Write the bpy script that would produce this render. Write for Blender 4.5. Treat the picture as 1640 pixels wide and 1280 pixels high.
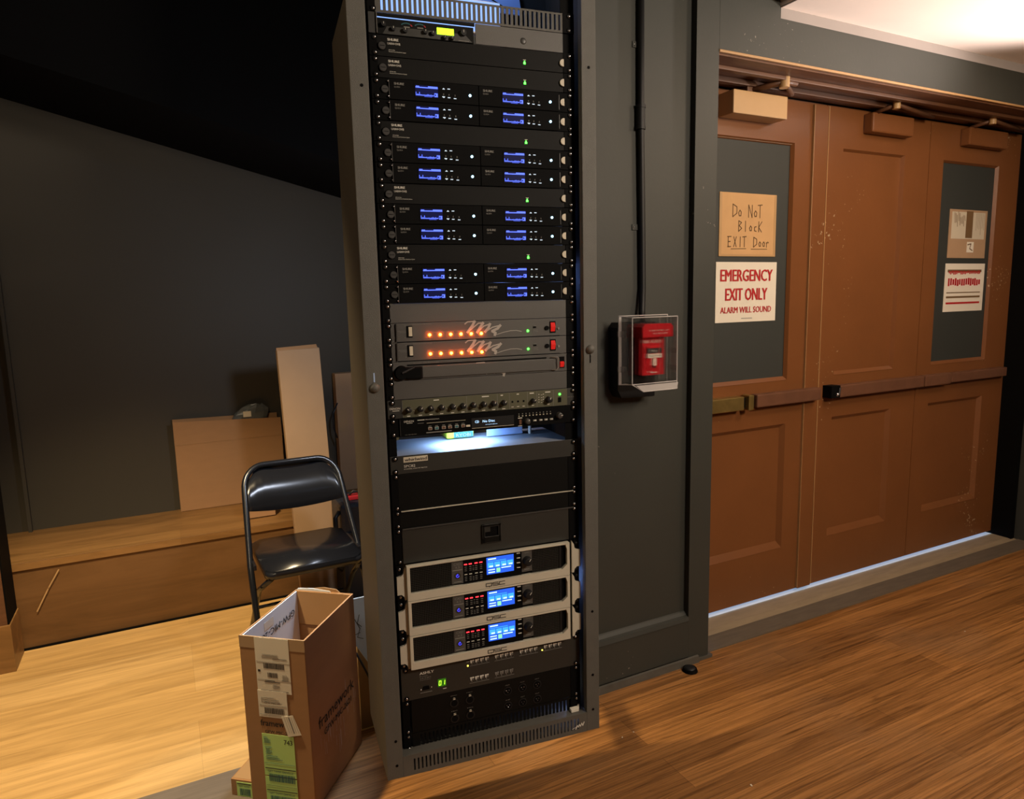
import bpy, bmesh, math, random
from mathutils import Vector, Matrix, Euler
for o in list(bpy.data.objects): bpy.data.objects.remove(o, do_unlink=True)
random.seed(7)
S = bpy.context.scene
C = S.collection
H = 1.45                                   # camera height
# ---------------------------------------------------------------- camera
YAW, PITCH, ROLL = 0.46783576, 0.14447865, 0.02362894
fw = Vector((math.sin(YAW)*math.cos(PITCH), math.cos(YAW)*math.cos(PITCH), -math.sin(PITCH)))
ri0 = Vector((math.cos(YAW), -math.sin(YAW), 0)); dn0 = fw.cross(ri0)
ri = ri0*math.cos(ROLL)+dn0*math.sin(ROLL); dn = -ri0*math.sin(ROLL)+dn0*math.cos(ROLL)
cd = bpy.data.cameras.new('camera'); cam = bpy.data.objects.new('camera', cd); C.objects.link(cam)
m = Matrix((ri, -dn, -fw)).transposed().to_4x4(); m.translation = (0, 0, H); cam.matrix_world = m
cd.sensor_fit = 'HORIZONTAL'; cd.sensor_width = 36; cd.lens = 1101.147/1640*36; cd.clip_start = .05
S.camera = cam
S.view_settings.view_transform = 'Standard'; S.view_settings.look = 'None'
S.view_settings.gamma = 1; S.view_settings.use_curve_mapping = False
S.view_settings.exposure = 0.0
# ---------------------------------------------------------------- world (daylight outside the doors)
w = bpy.data.worlds.new('world'); S.world = w; w.use_nodes = True
bg = w.node_tree.nodes['Background']; bg.inputs[0].default_value = (.30, .50, 1, 1); bg.inputs[1].default_value = 1.6
# ---------------------------------------------------------------- room lamps and added lights
def lamp(name, kind, loc, energy, color, size=.1, target=None, spot=None, blend=.2, sy=None):
    l = bpy.data.lights.new(name, kind); l.energy = energy; l.color = color
    if kind == 'AREA':
        l.size = size
        if sy: l.shape = 'RECTANGLE'; l.size_y = sy
    else: l.shadow_soft_size = size
    if kind == 'SPOT': l.spot_size = math.radians(spot); l.spot_blend = blend
    o = bpy.data.objects.new(name, l); C.objects.link(o); o.location = loc
    if target is not None: o.rotation_euler = (Vector(target)-Vector(loc)).to_track_quat('-Z', 'Y').to_euler()
    return o
lamp('hall_ceiling_lamp', 'POINT', (2.75, .85, 2.22), 27, (1, .79, .56), .16)
lamp('added_soffit_spot', 'SPOT', (4.2, 1.20, 1.75), 340, (1, .86, .78), .08, (2.95, 1.45, 2.5), 56, .9)  # unseen spot added to brighten the white soffit
lamp('hall_fill', 'AREA', (2.0, -.75, 2.42), 60, (1, .83, .66), .5, (1.5, 1.5, .8))  # unseen area light added to fill the dim hall
lamp('alcove_lamp', 'SPOT', (-.35, 2.15, 2.65), 340, (1, .77, .46), .05, (-.12, 2.45, 0), 84, .7)
lamp('alcove_fill', 'AREA', (-.6, 1.2, 2.40), 8, (1, .80, .55), .3, (.2, 3.7, .6))  # unseen area light added to lift the alcove wall
lamp('rear_spill_fill', 'POINT', (.76, 2.45, 1.50), 15, (.78, .85, 1), .05)  # unseen point light added for cool spill behind the rack
lamp('added_flap_spot', 'SPOT', (.62, 2.34, 1.42), 34, (.52, .74, 1), .03, (.24, 2.10, .45), 34, .6)  # unseen spot added to brighten the box flap; no lamp stands here
lamp('daylight_sun', 'SUN', (3, 6, 2), 3.5, (.50, .74, 1), .01, None)
S.collection.objects['daylight_sun'].rotation_euler = (math.radians(-74), 0, math.radians(8))

# ---------------------------------------------------------------- materials
def newmat(name):
    mt = bpy.data.materials.new(name); mt.use_nodes = True
    return mt, mt.node_tree.nodes, mt.node_tree.links, mt.node_tree.nodes['Principled BSDF']
def mat(name, col, rough=.5, metal=0, var=.12, scale=6, bump=0, bscale=300, spec=.5, streak=None, emit=None, es=0, alpha=None):
    mt, N, L, P = newmat(name)
    P.inputs['Roughness'].default_value = rough; P.inputs['Metallic'].default_value = metal
    P.inputs['Specular IOR Level'].default_value = spec
    tc = N.new('ShaderNodeTexCoord'); mp = N.new('ShaderNodeMapping'); L.new(tc.outputs['Object'], mp.inputs[0])
    if streak: mp.inputs['Scale'].default_value = streak
    nz = N.new('ShaderNodeTexNoise'); nz.inputs['Scale'].default_value = scale; nz.inputs['Detail'].default_value = 5
    L.new(mp.outputs[0], nz.inputs['Vector'])
    mx = N.new('ShaderNodeMix'); mx.data_type = 'RGBA'; L.new(nz.outputs[0], mx.inputs[0])
    a = [max(0, c*(1-var)) for c in col]; b = [c*(1+var) for c in col]
    mx.inputs[6].default_value = (*a, 1); mx.inputs[7].default_value = (*b, 1)
    L.new(mx.outputs[2], P.inputs['Base Color'])
    if bump:
        n2 = N.new('ShaderNodeTexNoise'); n2.inputs['Scale'].default_value = bscale; L.new(tc.outputs['Object'], n2.inputs['Vector'])
        bp = N.new('ShaderNodeBump'); bp.inputs['Strength'].default_value = bump; bp.inputs['Distance'].default_value = .002
        L.new(n2.outputs[0], bp.inputs['Height']); L.new(bp.outputs[0], P.inputs['Normal'])
    if emit: P.inputs['Emission Color'].default_value = (*emit, 1); P.inputs['Emission Strength'].default_value = es
    return mt
def specks(mt, col, scale, thr, size=1.0):
    """worn chips and paint specks scattered over a surface"""
    N, L = mt.node_tree.nodes, mt.node_tree.links; P = N['Principled BSDF']
    old = P.inputs['Base Color'].links[0].from_socket
    tc = N.new('ShaderNodeTexCoord')
    v = N.new('ShaderNodeTexNoise'); v.inputs['Scale'].default_value = scale; v.inputs['Detail'].default_value = 2
    L.new(tc.outputs['Object'], v.inputs['Vector'])
    big = N.new('ShaderNodeTexNoise'); big.inputs['Scale'].default_value = 2.3; L.new(tc.outputs['Object'], big.inputs['Vector'])
    ad = N.new('ShaderNodeMath'); ad.operation = 'MULTIPLY'; L.new(v.outputs[0], ad.inputs[0]); L.new(big.outputs[0], ad.inputs[1])
    g = N.new('ShaderNodeMath'); g.operation = 'GREATER_THAN'; g.inputs[1].default_value = thr; L.new(ad.outputs[0], g.inputs[0])
    mx = N.new('ShaderNodeMix'); mx.data_type = 'RGBA'; L.new(g.outputs[0], mx.inputs[0])
    L.new(old, mx.inputs[6]); mx.inputs[7].default_value = (*col, 1); L.new(mx.outputs[2], P.inputs['Base Color'])
    return mt
def glow(name, col, s, base=(0, 0, 0)):
    mt, N, L, P = newmat(name); P.inputs['Base Color'].default_value = (*base, 1)
    P.inputs['Specular IOR Level'].default_value = .1; P.inputs['Emission Color'].default_value = (*col, 1); P.inputs['Emission Strength'].default_value = s; return mt
def planks(name, cols, gap, bw, rh, rough, gs, grain=.5, offx=0, wear=None, lines=0):
    mt, N, L, P = newmat(name)
    tc = N.new('ShaderNodeTexCoord'); br = N.new('ShaderNodeTexBrick'); L.new(tc.outputs['Object'], br.inputs['Vector'])
    br.inputs['Scale'].default_value = 1; br.inputs['Brick Width'].default_value = bw; br.inputs['Row Height'].default_value = rh
    br.inputs['Mortar Size'].default_value = gap; br.inputs['Mortar Smooth'].default_value = .2; br.offset = .37; br.offset_frequency = 3
    br.inputs['Color1'].default_value = (0, 0, 0, 1); br.inputs['Color2'].default_value = (1, 1, 1, 1); br.inputs['Mortar'].default_value = (.5, .5, .5, 1)
    rp = N.new('ShaderNodeValToRGB'); L.new(br.outputs['Color'], rp.inputs[0])
    rp.color_ramp.elements[0].color = (*cols[0], 1); rp.color_ramp.elements[1].color = (*cols[1], 1)
    mp = N.new('ShaderNodeMapping'); mp.inputs['Scale'].default_value = gs; L.new(tc.outputs['Object'], mp.inputs[0])
    nz = N.new('ShaderNodeTexNoise'); nz.inputs['Scale'].default_value = 1; nz.inputs['Detail'].default_value = 9; nz.inputs['Roughness'].default_value = .68
    nz.inputs['Distortion'].default_value = 1.1; L.new(mp.outputs[0], nz.inputs['Vector'])
    gr = N.new('ShaderNodeValToRGB'); gr.color_ramp.elements[0].position = .36; gr.color_ramp.elements[1].position = .62
    gr.color_ramp.elements[0].color = (1-grain, 1-grain*1.05, 1-grain*1.1, 1); gr.color_ramp.elements[1].color = (1.15, 1.15, 1.15, 1); L.new(nz.outputs[0], gr.inputs[0])
    mu = N.new('ShaderNodeMix'); mu.data_type = 'RGBA'; mu.blend_type = 'MULTIPLY'; mu.inputs[0].default_value = 1
    L.new(rp.outputs[0], mu.inputs[6]); L.new(gr.outputs[0], mu.inputs[7])
    out = mu.outputs[2]
    big = N.new('ShaderNodeTexNoise'); big.inputs['Scale'].default_value = 1.7; big.inputs['Detail'].default_value = 6; L.new(tc.outputs['Object'], big.inputs['Vector'])
    if wear:
        r2 = N.new('ShaderNodeValToRGB'); r2.color_ramp.elements[0].position = .5; r2.color_ramp.elements[1].position = .68
        r2.color_ramp.elements[1].color = (wear[3],)*3+(1,); L.new(big.outputs[0], r2.inputs[0])
        wm = N.new('ShaderNodeMix'); wm.data_type = 'RGBA'; L.new(r2.outputs[0], wm.inputs[0]); L.new(out, wm.inputs[6]); wm.inputs[7].default_value = (*wear[:3], 1); out = wm.outputs[2]
    if lines:
        m3 = N.new('ShaderNodeMapping'); m3.inputs['Scale'].default_value = (.32, 12, 1); L.new(tc.outputs['Object'], m3.inputs[0])
        n3 = N.new('ShaderNodeTexNoise'); n3.inputs['Scale'].default_value = 1; n3.inputs['Detail'].default_value = 3.5; n3.inputs['Roughness'].default_value = .5; L.new(m3.outputs[0], n3.inputs['Vector'])
        pp = N.new('ShaderNodeMath'); pp.operation = 'MULTIPLY'; pp.inputs[1].default_value = 17; L.new(n3.outputs[0], pp.inputs[0])
        ps = N.new('ShaderNodeMath'); ps.operation = 'PINGPONG'; ps.inputs[1].default_value = .5; L.new(pp.outputs[0], ps.inputs[0])
        r3 = N.new('ShaderNodeValToRGB'); r3.color_ramp.elements[0].position = .0; r3.color_ramp.elements[1].position = .16
        r3.color_ramp.elements[0].color = (.42, .36, .30, 1); r3.color_ramp.elements[1].color = (1.08, 1.08, 1.08, 1); L.new(ps.outputs[0], r3.inputs[0])
        m4 = N.new('ShaderNodeMix'); m4.data_type = 'RGBA'; m4.blend_type = 'MULTIPLY'; m4.inputs[0].default_value = lines; L.new(out, m4.inputs[6]); L.new(r3.outputs[0], m4.inputs[7]); out = m4.outputs[2]
    mo = N.new('ShaderNodeMix'); mo.data_type = 'RGBA'; L.new(br.outputs['Fac'], mo.inputs[0]); L.new(out, mo.inputs[6])
    mo.inputs[7].default_value = tuple(c*.35 for c in cols[0])+(1,); L.new(mo.outputs[2], P.inputs['Base Color'])
    P.inputs['Roughness'].default_value = rough
    rr = N.new('ShaderNodeMapRange'); rr.inputs[1].default_value = .3; rr.inputs[2].default_value = .7; rr.inputs[3].default_value = rough-.1; rr.inputs[4].default_value = rough+.15
    L.new(nz.outputs[0], rr.inputs[0]); L.new(rr.outputs[0], P.inputs['Roughness'])
    bp = N.new('ShaderNodeBump'); bp.inputs['Strength'].default_value = .25; bp.inputs['Distance'].default_value = .002; L.new(nz.outputs[0], bp.inputs['Height']); L.new(bp.outputs[0], P.inputs['Normal'])
    return mt

M = dict(
 frame=mat('rack_powdercoat', (.098, .094, .082), .5, var=.15, scale=30, bump=.5, bscale=700),
 side=mat('rack_side_paint', (.040, .031, .020), .55, bump=.4, bscale=600),
 black=mat('black_metal', (.008, .008, .0085), .5, var=.1, spec=.35),
 dblack=mat('matte_black', (.002, .002, .0021), .7, spec=.1),
 blank=mat('blank_panel', (.078, .073, .066), .42, var=.08, bump=.3, bscale=900),
 unitb=mat('unit_black', (.0045, .0042, .0036), .55, bump=.2, bscale=900, spec=.14),
 unitg=mat('unit_charcoal', (.026, .025, .021), .45, bump=.2, bscale=900),
 steel=mat('screw_steel', (.55, .55, .58), .25, metal=1, var=.05),
 cap=mat('antenna_cap_grey', (.05, .048, .045), .4),
 silver=mat('amp_silver', (.62, .58, .47), .38, metal=.15, var=.05),
 white=mat('print_white', (.75, .72, .64), .6, var=.03),
 dim=mat('print_grey', (.22, .21, .19), .6, var=.03),
 cream=mat('cream_plastic', (.62, .55, .42), .5, var=.04),
 gold=mat('mixer_gunmetal', (.125, .122, .078), .36, metal=.2, var=.2, scale=9),
 blueL=glow('screen_blue', (.10, .16, 1), 1.9), blueD=glow('screen_back', (.01, .013, .10), .45),
 ledw=glow('power_white', (.45, .8, 1), 3.5), ledsm=glow('key_white', (.8, .9, 1), 1.0), ledg=glow('led_green', (.05, 1, .04), 9),
 ledo=glow('led_orange', (1, .12, .005), 130), ledr=glow('led_red', (1, .03, .04), 3.2), ledb=glow('led_blue', (.06, .06, 1), 2.2),
 ledy=glow('led_yellow', (1, .85, .1), 3), lcdg=glow('lcd_green', (.42, 1, .02), 3.2), redr=glow('rocker_red', (1, .03, .02), .38, (.3, .01, .01)),
 lcdb=glow('lcd_blue', (.03, .13, .85), 1.1), lcdc=glow('lcd_cyan', (.06, .42, .9), 1.3), lcdw=glow('lcd_white', (.55, .85, 1), 1.6), lcdn=glow('lcd_lime', (.3, .9, .5), 1.2),
 vfd=glow('display_text', (.45, .7, 1), 2.2), segg=glow('digit_green', (.4, 1, .03), 3), seg0=glow('digit_back', (.06, .22, .01), .6),
 slotglow=glow('slot_glow', (.28, .46, 1), 1.3),
 wall=mat('wall_grey_paint', (.0345, .0365, .0300), .58, var=.16, scale=3, bump=.15, bscale=60),
 walld=mat('alcove_wall_paint', (.056, .048, .034), .6, var=.1, scale=2),
 blackw=mat('black_ceiling_and_shade', (.0025, .0025, .0028), .9, var=.1, spec=.1),
 door=mat('door_brown_paint', (.19, .070, .022), .36, var=.14, scale=4, bump=.15, bscale=40),
 doorw=mat('frame_worn_wood', (.12, .05, .022), .5, var=.45, scale=9, streak=(1, 6, 6)),
 bar=mat('push_bar_brown', (.14, .062, .034), .4, var=.35, scale=14),
 glass=mat('painted_glass', (.034, .038, .034), .6, var=.06),
 trim_and_highlight=mat('wood_edge_and_highlight', (.42, .24, .10), .5),
 brass=mat('worn_brass', (.42, .30, .10), .35, metal=.8, var=.35, scale=30),
 closer=mat('closer_tan', (.50, .31, .14), .42, var=.05),
 kraft=mat('kraft_paper', (.60, .36, .16), .8, var=.12, scale=9),
 white2=mat('sign_white', (.80, .74, .62), .6, var=.03), red=mat('sign_red', (.45, .012, .015), .6, var=.03), ink=mat('ink', (.03, .024, .02), .7),
 pencil=mat('pencil_brown', (.16, .09, .035), .7),
 card=mat('cardboard', (.40, .215, .095), .82, var=.08, scale=12, streak=(1, 1, 3)),
 cardp=mat('cardboard_pale', (.42, .27, .155), .82, var=.07, scale=10),
 cardi=mat('cardboard_inside', (.42, .235, .10), .85, var=.08),
 labelg=mat('label_green', (.56, .84, .27), .6, var=.03), labelw=mat('label_white', (.84, .78, .65), .6, var=.03),
 flap=mat('white_lining', (.80, .84, .88), .6, var=.04), tape=mat('clear_tape', (.45, .30, .17), .15, var=.05), scuff=mat('scuff_white', (.55, .48, .42), .8),
 chair=mat('chair_black_enamel', (.011, .012, .016), .22, var=.1), bag=mat('bag_grey', (.11, .12, .12), .3, var=.4, scale=30),
 plastic_blue=mat('case_dark_blue', (.012, .016, .026), .4), redp=mat('red_plastic', (.4, .02, .03), .4), bluelit=mat('white_blue_lit', (.42, .56, .86), .4, var=.15, scale=14),  # blue lamp light is put into the colour of white board and paper
 boardt=mat('tan_board', (.30, .20, .085), .6), cable=mat('cable_black', (.008, .008, .009), .5),
 plaster=mat('soffit_plaster', (.88, .76, .69), .75, var=.04), redst=mat('station_red', (.50, .012, .018), .3, var=.05),
 ryobi=mat('lamp_lime', (.50, .62, .03), .4, emit=(.5, .7, .05), es=.0), teal=mat('label_teal', (.03, .14, .17), .4),
 sill=mat('sill_wood_pale', (.30, .235, .15), .65, var=.3, scale=7, streak=(1, 5, 1)), sillg=mat('sill_wood_grey', (.125, .10, .07), .6, var=.35, scale=8, streak=(1, 6, 1)),
 curb=mat('wall_base_grey', (.085, .078, .064), .5, var=.4, scale=20), outside=mat('outside_paving', (.75, .78, .85), .8), dirt=mat('floor_debris', (.7, .62, .5), .8),
)
specks(M['wall'], (.20, .18, .15), 75, .462); specks(M['door'], (.42, .30, .18), 70, .470)
M['fascia'] = mat('fascia_shade_grey', (.30, .265, .25), .7, var=.08); M['logo'] = mat('logo_grey', (.40, .37, .33), .5, var=.03)  # fascia darker than the plaster: its shade is put into the colour
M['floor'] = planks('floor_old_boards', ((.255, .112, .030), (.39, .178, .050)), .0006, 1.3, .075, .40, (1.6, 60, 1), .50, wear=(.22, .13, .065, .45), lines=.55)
specks(M['floor'], (.62, .5, .36), 90, .50)
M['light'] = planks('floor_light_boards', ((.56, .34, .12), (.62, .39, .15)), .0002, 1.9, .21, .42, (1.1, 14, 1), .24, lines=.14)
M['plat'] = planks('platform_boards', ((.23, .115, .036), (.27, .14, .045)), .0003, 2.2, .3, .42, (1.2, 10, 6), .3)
M['greyw'] = mat('threshold_grey_wood', (.16, .125, .09), .45, var=.4, scale=5, streak=(1.2, 14, 1))
# clear polycarbonate
mt, N, L, P = newmat('clear_polycarbonate'); P.inputs['Base Color'].default_value = (.96, .95, .95, 1); P.inputs['Roughness'].default_value = .05
P.inputs['Transmission Weight'].default_value = 1; P.inputs['IOR'].default_value = 1.3
tr = N.new('ShaderNodeBsdfTransparent'); tr.inputs[0].default_value = (.93, .92, .92, 1); mxs = N.new('ShaderNodeMixShader'); mxs.inputs[0].default_value = .62
L.new(P.outputs[0], mxs.inputs[1]); L.new(tr.outputs[0], mxs.inputs[2]); L.new(mxs.outputs[0], N['Material Output'].inputs[0]); M['clear'] = mt

mt, N, L, P = newmat('clear_edge'); P.inputs['Base Color'].default_value = (.80, .76, .74, 1); P.inputs['Roughness'].default_value = .12; P.inputs['Alpha'].default_value = .42; M['cedge'] = mt
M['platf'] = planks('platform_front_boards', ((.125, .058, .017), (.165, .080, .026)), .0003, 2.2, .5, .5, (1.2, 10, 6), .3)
M['shelf'] = mat('bare_metal_top', (.34, .36, .40), .45, var=.05)
# ---------------------------------------------------------------- mesh building
_tx = {}
def text_geo(s):
    if s in _tx: return _tx[s]
    c = bpy.data.curves.new('t', 'FONT'); c.body = s; c.size = 1; c.resolution_u = 2
    o = bpy.data.objects.new('t', c); C.objects.link(o)
    me = bpy.data.meshes.new_from_object(o)
    vs = [v.co.copy() for v in me.vertices]; fs = [tuple(p.vertices) for p in me.polygons]
    bpy.data.objects.remove(o); bpy.data.meshes.remove(me); bpy.data.curves.remove(c)
    x0 = min((v.x for v in vs), default=0); x1 = max((v.x for v in vs), default=1)
    y0 = min((v.y for v in vs), default=0); y1 = max((v.y for v in vs), default=1)
    _tx[s] = (vs, fs, x0, x1, y0, y1); return _tx[s]
class B:
    def __init__(s, X=None): s.bm = bmesh.new(); s.mats = []; s.X = X
    def mi(s, m):
        m = M[m] if isinstance(m, str) else m
        if m not in s.mats: s.mats.append(m)
        return s.mats.index(m)
    def faces(s, vs, fs, m, X=None, smooth=False):
        i = s.mi(m); V = []
        for v in vs:
            v = Vector(v)
            if X is not None: v = X @ v
            if s.X is not None: v = s.X @ v
            V.append(s.bm.verts.new(v))
        out = []
        for f in fs:
            try: F = s.bm.faces.new([V[k] for k in f])
            except ValueError: continue
            F.material_index = i; F.smooth = smooth; out.append(F)
        return out
    def box(s, x0, x1, y0, y1, z0, z1, m, bev=0, X=None):
        vs = [(x, y, z) for x in (x0, x1) for y in (y0, y1) for z in (z0, z1)]
        fs = [(0, 1, 3, 2), (4, 6, 7, 5), (0, 4, 5, 1), (2, 3, 7, 6), (0, 2, 6, 4), (1, 5, 7, 3)]
        F = s.faces(vs, fs, m, X)
        if bev:
            es = list({e for f in F for e in f.edges})
            r = bmesh.ops.bevel(s.bm, geom=es, offset=bev, segments=2, affect='EDGES', profile=.6)
            for f in r['faces']: f.smooth = False
        return s
    def cyl(s, p0, p1, r, m, n=16, r1=None, cap=True, smooth=True):
        p0 = Vector(p0); p1 = Vector(p1); r1 = r if r1 is None else r1
        q = (p1-p0).to_track_quat('Z', 'Y'); vs = []
        for p, rr in ((p0, r), (p1, r1)):
            for k in range(n):
                a = 2*math.pi*k/n; vs.append(p+q @ Vector((rr*math.cos(a), rr*math.sin(a), 0)))
        fs = [(k, (k+1) % n, n+(k+1) % n, n+k) for k in range(n)]
        s.faces(vs, fs, m, smooth=smooth)
        if cap: s.faces(vs[:n], [tuple(range(n))[::-1]], m); s.faces(vs[n:], [tuple(range(n))], m)
        return s
    def dome(s, c, r, m, d=(0, -1, 0), h=None, n=12):
        h = h or r; q = Vector(d).to_track_quat('Z', 'Y'); vs = []; R = 4
        for j in range(R):
            a = math.pi/2*j/R
            for k in range(n):
                b = 2*math.pi*k/n; vs.append(Vector(c)+q @ Vector((r*math.cos(a)*math.cos(b), r*math.cos(a)*math.sin(b), h*math.sin(a))))
        vs.append(Vector(c)+q @ Vector((0, 0, h)))
        fs = [(j*n+k, j*n+(k+1) % n, (j+1)*n+(k+1) % n, (j+1)*n+k) for j in range(R-1) for k in range(n)]
        fs += [((R-1)*n+k, (R-1)*n+(k+1) % n, R*n) for k in range(n)]
        s.faces(vs, fs, m, smooth=True); return s
    def tube(s, pts, r, m, n=10, rr=None):
        pts = [Vector(p) for p in pts]; vs = []; q = None; prev = None
        for i, p in enumerate(pts):
            t = (pts[min(i+1, len(pts)-1)]-pts[max(i-1, 0)]).normalized()
            q = t.to_track_quat('Z', 'Y') if q is None else (prev.rotation_difference(t) @ q)
            prev = t; R = rr[i] if rr else r
            for k in range(n):
                a = 2*math.pi*k/n; vs.append(p+q @ Vector((R*math.cos(a), R*math.sin(a), 0)))
        fs = [(i*n+k, i*n+(k+1) % n, (i+1)*n+(k+1) % n, (i+1)*n+k) for i in range(len(pts)-1) for k in range(n)]
        fs += [tuple(range(n))[::-1], tuple(range((len(pts)-1)*n, len(pts)*n))]
        s.faces(vs, fs, m, smooth=True); return s
    def prism(s, poly, a0, a1, m, axis='y', X=None):
        """2-D outline extruded along an axis; poly gives the other two coordinates in xyz order"""
        def P(p, a): return (a, p[0], p[1]) if axis == 'x' else (p[0], a, p[1]) if axis == 'y' else (p[0], p[1], a)
        n = len(poly); vs = [P(p, a0) for p in poly]+[P(p, a1) for p in poly]
        fs = [(k, (k+1) % n, n+(k+1) % n, n+k) for k in range(n)]+[tuple(range(n))[::-1], tuple(range(n, 2*n))]
        s.faces(vs, fs, m, X); return s
    def ribbon(s, pts, wd, m, y=-.0006, X=None):
        """pen stroke in the xz plane"""
        for (a, b) in zip(pts, pts[1:]):
            a = Vector(a); b = Vector(b); d = (b-a); L_ = d.length or 1e-6; d /= L_; nrm = Vector((-d.y, d.x))*wd/2; e = d*wd*.3
            q = [a-e+nrm, a-e-nrm, b+e-nrm, b+e+nrm]
            s.faces([(p.x, y, p.y) for p in q], [(0, 1, 2, 3)], m, X)
        return s
    def text(s, t, x, z, h, m, wd=None, y=-.0006, al='l', X=None, rot=0):
        s.tc = getattr(s, 'tc', 0)+1; y -= .00003*(s.tc % 12)
        vs, fs, x0, x1, y0, y1 = text_geo(t)
        sy = h/.72; sx = (wd/(x1-x0)) if wd else sy
        W_ = (x1-x0)*sx; ox = x-(W_/2 if al == 'c' else W_ if al == 'r' else 0)
        c, sn = math.cos(rot), math.sin(rot); out = []
        for v in vs:
            a = (v.x-x0)*sx; b = v.y*sy
            if al == 'c': a -= W_/2
            elif al == 'r': a -= W_
            out.append((x+a*c-b*sn, y, z+a*sn+b*c))
        s.faces(out, fs, m, X); return s
    def obj(s, name, parent=None, fix=True):
        if fix: bmesh.ops.recalc_face_normals(s.bm, faces=[f for f in s.bm.faces if len(f.edges) and not any(e.is_boundary for e in f.edges)])
        me = bpy.data.meshes.new(name); s.bm.to_mesh(me); s.bm.free()
        for m_ in s.mats: me.materials.append(m_)
        o = bpy.data.objects.new(name, me); C.objects.link(o)
        if parent is not None: o.parent = parent
        return o
def tag(o, label, cat, group=None):
    o['label'] = label; o['category'] = cat
    if group: o['group'] = group
    return o
def thing(name, label, cat, loc=(0, 0, 0), rz=0, group=None):
    o = bpy.data.objects.new(name, None); C.objects.link(o); o.empty_display_size = .05
    o.location = loc; o.rotation_euler = (0, 0, rz); return tag(o, label, cat, group)
def struct(b, name):
    o = b.obj(name); o['kind'] = 'structure'; return o
def kids(o): return [c for c in bpy.data.objects if c.parent == o]
def dup(root, loc, rz, label, group=None):
    def cp(o, par):
        c = o.copy(); C.objects.link(c)
        if par: c.parent = par
        for k in kids(o): cp(k, c)
        return c
    r = cp(root, None); r.location = loc; r.rotation_euler = (0, 0, rz); r['label'] = label
    if group: r['group'] = group
    return r
def link_copy(o, parent, loc=None):
    c = o.copy(); C.objects.link(c); c.parent = parent
    if loc: c.location = loc
    return c

# ================================================================ SETTING
DY = 2.232; WY = 1.9735
b = B(); b.box(-3.2, 6.0, -2.6, 2.18, -.05, 0, 'floor'); b.box(1.7, 6.0, 2.18, 2.30, -.05, 0, 'floor'); struct(b, 'floor')
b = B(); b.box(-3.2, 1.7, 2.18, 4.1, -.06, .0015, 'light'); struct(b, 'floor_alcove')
b = B(); b.box(-3.2, .20, 1.55, 2.178, -.02, .003, 'greyw'); struct(b, 'trim_1')          # grey threshold board
# door wall: panelled pilaster left of the doors
b = B()
b.box(.62, 1.857, 2.0, 2.20, 0, 3.0, 'wall')                       # recessed field
b.box(1.752, 1.857, WY, 2.0, 0, 3.0, 'wall', .002)                 # stile beside the doors
b.prism([(WY, .03), (2.0, .03), (2.0, .215), (1.995, .212), (WY, .185)], .62, 1.752, 'wall', 'x')
b.prism([(WY-.004, .183), (WY, .197), (1.992, .203), (1.992, .185)], .62, 1.752, 'wall', 'x')
b.box(1.83, 1.857, 2.0, 2.27, 0, 3.0, 'wall')                      # return into the doorway
b.box(1.857, 4.6, WY, 2.0, 2.315, 2.50, 'wall'); b.box(1.857, 2.15, WY, 2.0, 2.50, 3.0, 'wall'); b.box(1.857, 4.33, 2.278, 2.30, 2.255, 2.315, 'doorw'); b.box(2.70, 2.79, 2.279, 2.29, .03, 2.27, 'doorw'); b.box(3.45, 3.54, 2.279, 2.29, .03, 2.27, 'doorw')                    # header above the doors; unseen strips added behind the gaps to block daylight
b.box(1.857, 4.6, 2.0, 2.27, 2.315, 3.0, 'wall')
b.box(.62, 1.857, 1.96, 1.9735, 2.62, 3.0, 'wall')
struct(b, 'wall_right')
b = B(); b.prism([(WY-.014, 0), (WY-.002, 0), (WY-.002, .028), (WY-.010, .026)], .62, 1.80, 'curb', 'x'); b.box(.62, 1.875, WY-.006, WY+.012, 0, .012, 'curb'); struct(b, 'baseboard_right')
b = B(); b.box(4.33, 4.6, 1.90, 2.27, 0, 2.315, 'wall', .003); b.box(4.6, 6.0, 1.90, 2.27, 0, 3.0, 'wall'); b.box(4.30, 4.335, 2.12, 2.27, 0, 2.315, 'dblack'); struct(b, 'wall_door_reveal')
# doorway soffit with its trims and the bare wood edge
b = B()
b.box(1.857, 4.33, 1.985, 2.30, 2.300, 2.315, 'doorw'); b.box(1.857, 4.33, 2.06, 2.085, 2.285, 2.300, 'doorw', .003)
b.box(1.857, 4.33, 2.155, 2.18, 2.278, 2.300, 'doorw', .003); b.box(1.857, 4.33, 2.20, 2.232, 2.286, 2.300, 'doorw')
struct(b, 'trim_2')
b = B(); b.box(1.857, 4.6, WY-.003, WY+.008, 2.306, 2.315, 'trim_and_highlight', .002); struct(b, 'trim_3')
# plaster soffit with stepped cornice
b = B()
b.box(2.155, 6.0, WY-.0005, WY+.02, 2.462, 2.500, 'fascia')
b.box(2.155, 6.0, -1.2, WY+.02, 2.500, 2.56, 'plaster', .004)
b.box(2.085, 2.155, -1.2, WY-.03, 2.515, 2.56, 'plaster', .004); b.box(2.03, 2.085, -1.2, WY-.06, 2.530, 2.56, 'plaster', .004)
struct(b, 'ceiling')
b = B(); b.box(-3.2, 2.02, -2.6, 4.1, 3.0, 3.05, 'blackw'); b.box(2.02, 6.0, -2.6, 2.3, 3.0, 3.05, 'blackw'); struct(b, 'ceiling_dark')
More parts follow.
